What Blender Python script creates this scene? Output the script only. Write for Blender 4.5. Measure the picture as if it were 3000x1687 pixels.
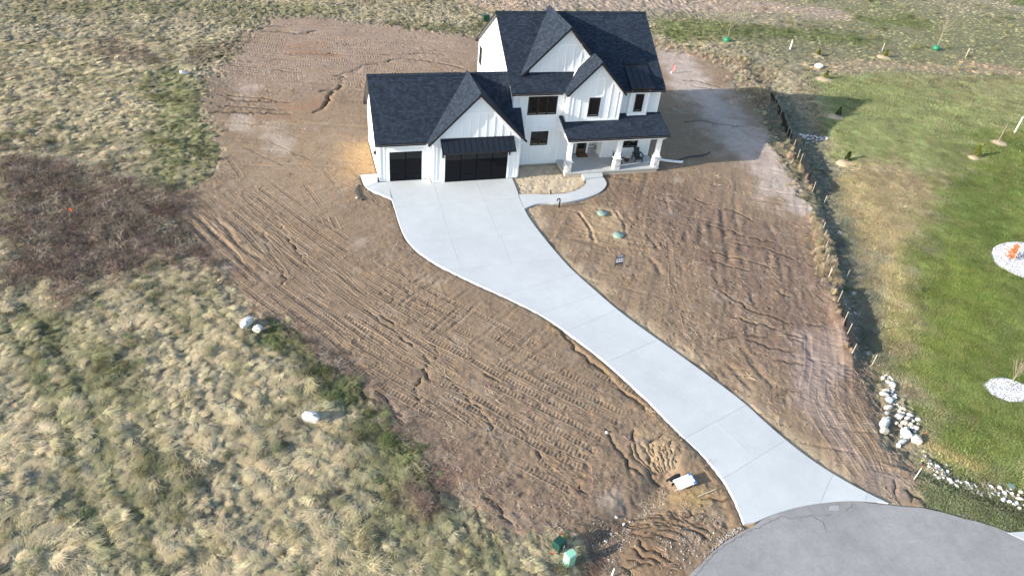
import bpy, bmesh, math, random
import numpy as np
from mathutils import Vector, Matrix
random.seed(7); RNG=np.random.default_rng(7)
for o in list(bpy.data.objects): bpy.data.objects.remove(o)
S=bpy.context.scene; COL=S.collection
# ---------------- camera
cd=bpy.data.cameras.new('camera'); cam=bpy.data.objects.new('camera',cd); COL.objects.link(cam)
cd.sensor_width=36; cd.lens=2094.85/3000*36; cd.clip_end=2000; cd.clip_start=.5
_R=(0.9591745,-0.2699519,0.0843220);_U=(0.0988997,0.5994937,0.7942457);_F=(0.2649586,0.7534808,-0.6017172)
cam.matrix_world=Matrix(((_R[0],_U[0],-_F[0],-10.338),(_R[1],_U[1],-_F[1],-47.502),(_R[2],_U[2],-_F[2],26.931),(0,0,0,1)))
S.camera=cam
# ---------------- light: low sun from the west, clear blue sky
SUN_EL=18.5; SHADOW_AZ=8.0
W=bpy.data.worlds.new('World'); S.world=W; W.use_nodes=True
nt=W.node_tree; sky=nt.nodes.new('ShaderNodeTexSky'); sky.sky_type='NISHITA'; sky.sun_disc=False
sky.sun_elevation=math.radians(SUN_EL); sky.sun_rotation=math.radians(262.0); sky.air_density=1.0; sky.dust_density=1.0; sky.ozone_density=1.0
nt.links.new(sky.outputs[0],nt.nodes['Background'].inputs[0]); nt.nodes['Background'].inputs[1].default_value=0.15
ld=bpy.data.lights.new('sun','SUN'); ld.energy=4.2; ld.angle=math.radians(.55); ld.color=(1,.92,.81)
sun=bpy.data.objects.new('sun',ld); COL.objects.link(sun)
_e,_a=math.radians(SUN_EL),math.radians(SHADOW_AZ)
sun.rotation_euler=Vector((math.cos(_e)*math.cos(_a),math.cos(_e)*math.sin(_a),-math.sin(_e))).to_track_quat('-Z','Y').to_euler(); sun.location=(-60,-10,40)
S.view_settings.view_transform='Standard'; S.view_settings.look='None'; S.view_settings.gamma=1; S.view_settings.exposure=1.28
S.render.resolution_x=1024; S.render.resolution_y=575
# ---------------- surveyed layout, metres (x along the house front, y away from the road)
DIRT=[(-11.68,40.27),(-15.03,33.14),(-15.69,26.72),(-17.82,21.18),(-17.75,16.2),(-16.72,10.52),(-16.39,5.6),(-16.82,2.52),(-19.45,0.54),(-19.08,-2.42),(-17.78,-7.1),(-15.6,-9.57),(-13.77,-13.01),(-12.05,-14.4),(-10.69,-17.37),(-9.02,-19.71),(-7.68,-22.14),(-6.18,-25.06),(-5.57,-26.87),(-5.09,-28.1),(-3.97,-29.52),(-2.65,-30.62),(-0.88,-30.81),(0.08,-32.22),(0.14,-33.43),(0.52,-35.44),(15.99,-33.98),(16.75,-32.78),(17.42,-31.21),(17.48,-29.65),(18.23,-27.83),(19.43,-25.93),(20.32,-24.45),(20.03,-23.35),(21.74,-19.48),(24.36,-14.55),(27.05,-9.67),(28.68,-4.99),(29.77,-0.97),(32.27,5.92),(34.35,12.27),(36.14,18.59),(37.16,25.91),(34.0,30.09),(22.28,31.75),(10.41,32.67),(6.19,34.8),(-2.46,38.41),(-7.71,40.29)]
BRAMBLE=[(-31.61,8.54),(-28.18,6.9),(-24.7,4.66),(-22.03,1.99),(-19.58,0.56),(-19.02,-3.18),(-18.01,-7.07),(-18.86,-7.8),(-20.74,-8.75),(-22.52,-9.65),(-24.21,-10.5),(-26.56,-7.82),(-27.54,-8.82)]
LAWN=[(62.67,3.54),(53.8,2.98),(47.21,-2.97),(42.02,-6.68),(36.35,-10.98),(32.51,-14.81),(29.25,-18.16),(27.03,-21.21),(24.87,-23.15),(22.41,-25.18),(21.58,-27.29),(19.74,-29.84),(19.96,-32.0),(21.35,-33.16),(22.7,-34.29),(33.95,-26.29),(53.23,-9.48)]
PALELAWN=[(46.17,18.61),(57.95,19.2),(74.89,16.38),(77.11,11.35),(65.2,0.96),(53.41,2.57),(47.21,-2.97),(42.36,-3.9),(38.37,-1.96),(35.9,-0.17),(40.39,7.9)]
THATCH=[(34.38,-2.24),(38.1,-2.3),(42.36,-3.9),(45.76,-3.56),(42.02,-6.68),(36.35,-10.98),(32.51,-14.81),(29.25,-18.16),(27.03,-21.21),(24.87,-23.15),(22.41,-25.18),(21.58,-27.29),(21.06,-24.93),(23.09,-20.52),(26.79,-14.44),(30.69,-7.79)]
ROADVERGE=[(17.28,-32.17),(19.56,-32.41),(21.05,-33.46),(22.49,-34.48),(21.34,-37.28),(19.79,-36.01),(17.74,-34.36),(16.15,-33.53)]
BED=[(5.26,-0.15),(6.7,2.01),(9.78,2.01),(10.0,0.14),(11.36,-0.36),(10.96,-1.61),(9.35,-2.67),(5.09,-2.43)]
DL=[(-4.32,-2.09),(-4.27,-3.66),(-4.28,-5.26),(-4.13,-7.3),(-3.6,-8.9),(-2.6,-10.57),(-0.96,-12.56),(1.04,-14.75),(2.35,-16.34),(3.19,-17.61),(3.77,-18.8),(4.87,-21.06),(5.53,-22.94),(6.14,-24.72),(6.77,-27.2),(7.19,-28.32),(7.42,-29.32),(7.5,-30.33),(7.39,-31.45),(7.19,-32.4)]
DR=[(5.42,-0.17),(5.01,-4.64),(5.02,-6.3),(5.31,-8.69),(5.67,-11.07),(5.98,-12.59),(6.73,-15.0),(7.45,-17.22),(8.37,-19.3),(9.27,-21.2),(10.33,-23.55),(11.17,-25.56),(11.67,-27.52),(12.16,-28.96),(12.67,-30.09),(13.25,-31.08),(13.93,-32.01),(14.72,-32.92)]
JT=[[(-3.73,-7.88),(4.91,-7.99)],[(-1.79,-11.1),(5.5,-11.18)],[(0.82,-14.21),(6.27,-12.97)],[(2.42,-16.26),(7.07,-14.97)],[(3.81,-18.36),(7.56,-17.08)],[(4.99,-21.28),(8.62,-20.0)],[(6.9,-27.12),(10.78,-25.74)],[(7.57,-29.88),(11.78,-28.56)],[(11.38,-32.21),(12.97,-30.94)],[(13.68,-32.56),(14.03,-32.21)]]
APRON=[(-6.12,1.85),(-4.86,1.89),(-4.96,0.57),(-4.23,0.44),(-4.24,-2.05),(-4.71,-1.51),(-5.5,-0.72),(-5.88,-0.18),(-6.09,0.42)]
WALKI=[(5.15,-2.56),(6.29,-2.64),(7.3,-2.87),(8.15,-2.9),(9.02,-2.87),(9.68,-2.66),(10.27,-2.32),(10.7,-1.98),(11.01,-1.62),(11.26,-1.08)]
WALKO=[(5.01,-4.64),(6.01,-4.09),(6.96,-4.04),(7.72,-4.19),(8.58,-4.15),(9.57,-3.94),(10.48,-3.66),(11.11,-3.37),(11.65,-3.04),(12.19,-2.58),(12.63,-2.05),(12.79,-1.61),(12.84,-1.09),(12.84,-0.68)]
STEP=[(11.18,-0.37),(12.94,-0.34),(12.71,-0.91),(11.1,-1.06)]
RILLS=[([(-2.11,24.98),(-3.2,25.03),(-4.13,23.1),(-5.16,22.93),(-5.66,22.54),(-5.8,20.08),(-6.59,18.66),(-7.51,17.12),(-7.37,16.01),(-8.03,14.64),(-8.93,13.51)],0.3,0.22),([(-6.59,18.66),(-7.62,18.54),(-8.16,18.1)],0.2,0.14),([(-5.66,22.54),(-6.56,21.85)],0.2,0.14),([(-16.84,18.13),(-14.8,17.63),(-12.42,17.01),(-11.4,16.31),(-10.52,15.98)],0.16,0.12),([(-16.27,17.2),(-14.79,16.82),(-12.77,16.41),(-11.4,16.22)],0.2,0.16),([(-16.94,15.59),(-16.09,15.61),(-14.11,15.29),(-13.12,14.87),(-10.98,14.53)],0.16,0.12),([(-17.6,14.47),(-16.58,14.47),(-14.76,14.24),(-13.12,13.99),(-11.47,13.72),(-10.68,13.57)],0.24,0.2),([(-12.61,23.94),(-11.19,23.98),(-9.72,23.27),(-8.97,23.13)],0.16,0.12),([(-16.23,25.38),(-13.79,25.16),(-13.49,24.62)],0.16,0.12),([(-13.56,36.37),(-11.32,37.26),(-9.9,37.02)],0.22,0.16),([(-13.29,35.48),(-9.97,35.22),(-9.17,34.11),(-7.12,35.63)],0.22,0.18),([(-11.9,28.84),(-10.22,28.2),(-7.58,28.31),(-5.24,28.03)],0.25,0.2),([(-15.32,26.7),(-12.82,26.42),(-10.27,26.88)],0.2,0.15),([(-13.2,-4.97),(-13.16,-5.76),(-12.92,-6.27),(-12.9,-7.02),(-12.55,-8.08),(-12.19,-9.19),(-11.98,-10.25),(-11.88,-10.6)],0.26,0.24),([(-11.88,-10.6),(-12.14,-10.97),(-12.29,-11.23)],0.2,0.15),([(-12.02,-4.44),(-11.64,-5.59),(-11.38,-6.88),(-10.89,-8.15),(-10.42,-9.56),(-10.36,-10.17)],0.2,0.14),([(-7.66,-14.15),(-7.03,-15.01),(-6.55,-15.9),(-5.99,-16.78),(-5.65,-17.47),(-5.48,-17.84),(-5.47,-18.18)],0.2,0.16),([(-6.83,-14.53),(-6.45,-15.19),(-6.07,-15.77),(-6.15,-16.19)],0.2,0.16),([(-5.24,-18.29),(-4.98,-18.8),(-4.74,-19.3),(-4.75,-19.49),(-5.19,-19.98),(-5.12,-20.3),(-4.81,-20.97)],0.24,0.22),([(-4.63,-17.58),(-4.32,-18.12),(-4.04,-18.77),(-4.14,-19.08),(-4.69,-19.37)],0.18,0.14),([(-5.26,-20.4),(-5.77,-20.85),(-5.83,-21.25),(-5.72,-21.8),(-5.78,-22.13),(-6.23,-22.38),(-6.62,-22.53)],0.2,0.17),([(-9.36,-17.8),(-8.83,-18.47),(-8.28,-19.27),(-7.96,-19.76)],0.5,0.14),([(-8.04,-20.77),(-7.51,-21.45),(-7.04,-22.39),(-6.79,-23.37)],0.55,0.16),([(-2.09,-20.63),(-1.68,-21.14),(-1.46,-21.8),(-1.41,-22.05)],0.2,0.17),([(-4.16,-20.42),(-3.7,-21.36),(-3.28,-22.33),(-2.97,-23.2),(-2.65,-23.76),(-2.44,-24.4)],0.22,0.18),([(2.86,-17.41),(3.27,-18.0),(3.59,-19.49),(4.03,-20.66),(4.38,-21.65),(4.73,-22.55),(5.2,-23.69),(5.56,-24.47),(5.68,-25.13)],0.42,0.3),([(-3.79,-21.21),(-3.22,-22.51),(-2.66,-23.66),(-2.47,-24.42),(-2.63,-24.92)],0.2,0.18),([(-0.78,-26.33),(-0.22,-27.52),(0.25,-28.1),(0.61,-28.95),(0.79,-29.37)],0.24,0.2),([(3.14,-25.64),(3.07,-26.52),(3.27,-27.42),(3.47,-28.29),(3.88,-28.94)],0.2,0.16),([(5.98,-26.76),(5.28,-26.97),(4.79,-27.56),(4.64,-28.04),(4.24,-28.45),(4.42,-29.14),(4.6,-29.49)],0.28,0.26),([(4.53,-26.01),(4.28,-26.76),(4.19,-27.61),(4.18,-28.28)],0.15,0.14),([(6.12,-27.23),(5.23,-28.16),(4.92,-28.51)],0.18,0.18),([(6.48,-27.65),(5.76,-28.27),(5.33,-28.85)],0.18,0.18),([(-4.79,-28.75),(-4.54,-29.24),(-4.31,-29.56)],0.25,0.2),([(-3.95,-28.35),(-3.47,-29.11),(-3.15,-29.75),(-3.04,-30.26)],0.25,0.2),([(3.76,-30.73),(3.89,-31.27),(4.14,-31.58),(4.42,-31.81),(4.84,-32.15),(5.21,-32.36),(5.3,-32.7)],0.2,0.2),([(4.28,-30.88),(4.31,-31.24),(4.39,-31.55)],0.2,0.2),([(4.63,-31.56),(4.98,-31.89),(5.46,-32.12),(5.55,-32.47)],0.16,0.16),([(2.09,-31.91),(2.27,-32.43),(2.6,-32.78),(3.0,-33.14),(3.19,-33.52)],0.2,0.2),([(1.69,-32.3),(1.99,-32.72),(2.29,-33.06),(2.7,-33.3)],0.22,0.2),([(3.04,-31.92),(3.36,-32.23),(3.81,-32.49)],0.18,0.18),([(0.84,-33.0),(1.19,-33.45),(1.56,-33.86)],0.22,0.2),([(1.18,-32.81),(1.74,-33.05),(2.31,-33.4)],0.18,0.16),([(3.05,-31.22),(3.45,-31.39),(3.66,-31.68),(3.94,-31.99),(4.18,-32.29)],0.16,0.15),([(18.98,-4.63),(19.54,-5.45),(20.02,-6.12)],0.16,0.14),([(20.43,-6.78),(20.98,-6.67),(21.34,-7.02),(21.67,-7.89),(22.07,-8.87)],0.16,0.14),([(17.91,-8.51),(18.4,-8.47),(18.67,-8.95),(19.43,-9.39),(19.89,-10.01),(20.09,-10.36),(20.68,-10.71),(21.2,-10.52),(21.27,-11.17),(21.64,-11.33),(22.14,-11.62)],0.16,0.14),([(18.96,-11.04),(19.63,-11.35),(20.56,-12.01),(21.35,-12.33),(21.78,-13.21),(22.32,-13.89)],0.16,0.14),([(16.48,-11.9),(17.2,-12.21),(17.92,-12.62),(18.83,-13.25),(19.49,-13.74),(19.57,-14.14),(20.45,-14.47)],0.16,0.14),([(16.04,-12.72),(16.7,-13.11),(17.12,-13.47),(17.78,-13.96),(18.39,-14.52)],0.16,0.14),([(15.74,-14.84),(16.11,-15.26),(16.5,-15.32)],0.16,0.14),([(15.04,-16.23),(15.49,-16.9),(15.75,-17.45),(15.87,-18.05),(16.13,-18.59),(16.44,-18.84),(17.16,-19.17),(17.47,-19.7),(18.17,-20.13)],0.18,0.16),([(14.25,-18.66),(14.85,-19.0),(15.41,-19.49),(15.93,-19.66),(16.38,-20.05),(16.71,-20.42)],0.18,0.16),([(18.81,-16.67),(19.17,-17.26),(19.68,-17.69)],0.18,0.16),([(12.32,-20.53),(12.81,-20.62),(13.32,-20.49),(13.86,-20.51)],0.18,0.16),([(13.97,-20.79),(14.51,-20.99),(14.88,-21.28),(15.17,-21.62),(15.75,-22.09),(16.22,-22.21),(16.61,-22.39)],0.18,0.16),([(16.94,-20.68),(17.27,-21.05),(17.65,-21.34),(18.01,-21.48)],0.18,0.16),([(16.78,-21.11),(17.16,-21.47),(17.63,-21.78)],0.18,0.16),([(14.24,-20.43),(14.9,-20.62),(15.64,-20.87)],0.18,0.16),([(14.68,-22.84),(15.47,-22.95),(16.05,-23.3),(16.47,-23.48),(16.92,-23.63)],0.18,0.16),([(17.21,-23.75),(17.85,-23.87),(18.38,-23.9),(18.79,-24.25),(19.39,-24.77),(19.46,-25.05)],0.18,0.16),([(13.41,-25.24),(13.99,-25.23),(14.73,-25.12)],0.18,0.16),([(14.99,-25.2),(15.69,-25.4),(16.31,-25.65),(17.14,-25.96)],0.18,0.16),([(18.94,-20.11),(19.43,-20.43),(19.95,-20.6)],0.18,0.16),([(16.15,-31.62),(15.83,-32.2),(15.4,-32.81)],0.14,0.14),([(16.44,-32.33),(16.2,-32.75),(15.9,-33.15)],0.12,0.12),([(15.46,-31.39),(16.18,-31.29),(16.64,-31.22)],0.14,0.14),([(13.36,-25.34),(15.13,-25.26),(16.54,-25.74),(17.89,-26.32)],0.14,0.14),([(29.78,18.76),(31.74,18.84),(33.37,16.52)],0.15,0.12),([(24.71,8.66),(26.96,8.91),(28.47,7.73),(30.5,7.25)],0.15,0.12),([(30.07,17.45),(32.41,16.22)],0.15,0.1),([(-8.84,-20.44),(-7.95,-21.58),(-7.11,-22.77),(-6.73,-23.74)],0.6,0.12),([(-4.7,22.9),(-3.2,24.81),(-1.17,25.09),(0.13,26.55),(2.42,26.19),(4.36,25.34)],0.28,0.2),([(-2.4,28.21),(-0.12,27.73),(2.0,27.86),(4.19,28.19),(5.78,27.45)],0.2,0.15),([(4.36,25.34),(6.0,24.4),(6.9,23.42)],0.2,0.15),([(4.06,-31.26),(4.61,-31.36),(5.16,-31.83),(5.71,-31.57)],0.14,0.08),([(1.85,-30.82),(2.4,-31.01),(2.95,-31.36),(3.5,-31.58)],0.14,0.08),([(1.8,-30.91),(2.35,-31.19),(2.9,-31.3)],0.14,0.08),([(2.03,-31.75),(2.58,-31.88),(3.13,-32.01),(3.68,-32.34)],0.14,0.08),([(3.02,-31.79),(3.57,-31.89),(4.12,-32.12)],0.14,0.08),([(3.13,-31.48),(3.68,-31.7),(4.23,-31.95)],0.14,0.08),([(1.85,-31.52),(2.4,-31.7),(2.95,-31.79)],0.14,0.08),([(2.21,-31.68),(2.76,-31.98),(3.31,-31.91),(3.86,-32.54)],0.14,0.08),([(2.86,-30.79),(3.41,-30.94),(3.96,-31.18),(4.51,-31.22)],0.14,0.08),([(3.15,-31.26),(3.7,-31.56),(4.25,-31.82),(4.8,-31.8),(5.35,-31.98)],0.14,0.08),([(4.03,-31.05),(4.58,-31.28),(5.13,-31.31),(5.68,-31.39)],0.14,0.08),([(5.88,-30.63),(6.43,-30.79),(6.98,-30.87),(7.53,-31.09)],0.14,0.08),([(2.5,-30.79),(3.05,-30.92),(3.6,-31.08),(4.15,-31.27),(4.7,-31.94)],0.14,0.08),([(2.23,-31.14),(2.78,-31.39),(3.33,-31.56),(3.88,-31.46),(4.43,-31.74)],0.14,0.08),([(4.0,-26.9),(3.88,-27.9),(4.6,-28.9)],0.13,0.08),([(4.26,-26.87),(4.09,-27.9),(4.69,-28.9)],0.13,0.08),([(4.52,-27.19),(4.67,-27.9),(4.78,-28.9)],0.13,0.08),([(4.78,-27.09),(4.82,-27.9),(4.87,-28.9)],0.13,0.08),([(5.04,-27.15),(4.91,-27.9),(4.96,-28.9)],0.13,0.08),([(5.3,-27.39),(5.27,-27.9),(5.05,-28.9)],0.13,0.08),([(5.56,-27.45),(5.64,-27.9),(5.14,-28.9)],0.13,0.08),([(5.82,-27.52),(5.77,-27.9),(5.23,-28.9)],0.13,0.08),([(6.08,-27.6),(6.23,-27.9),(5.32,-28.9)],0.13,0.08),([(6.34,-27.59),(6.3,-27.9),(5.41,-28.9)],0.13,0.08)]
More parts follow.
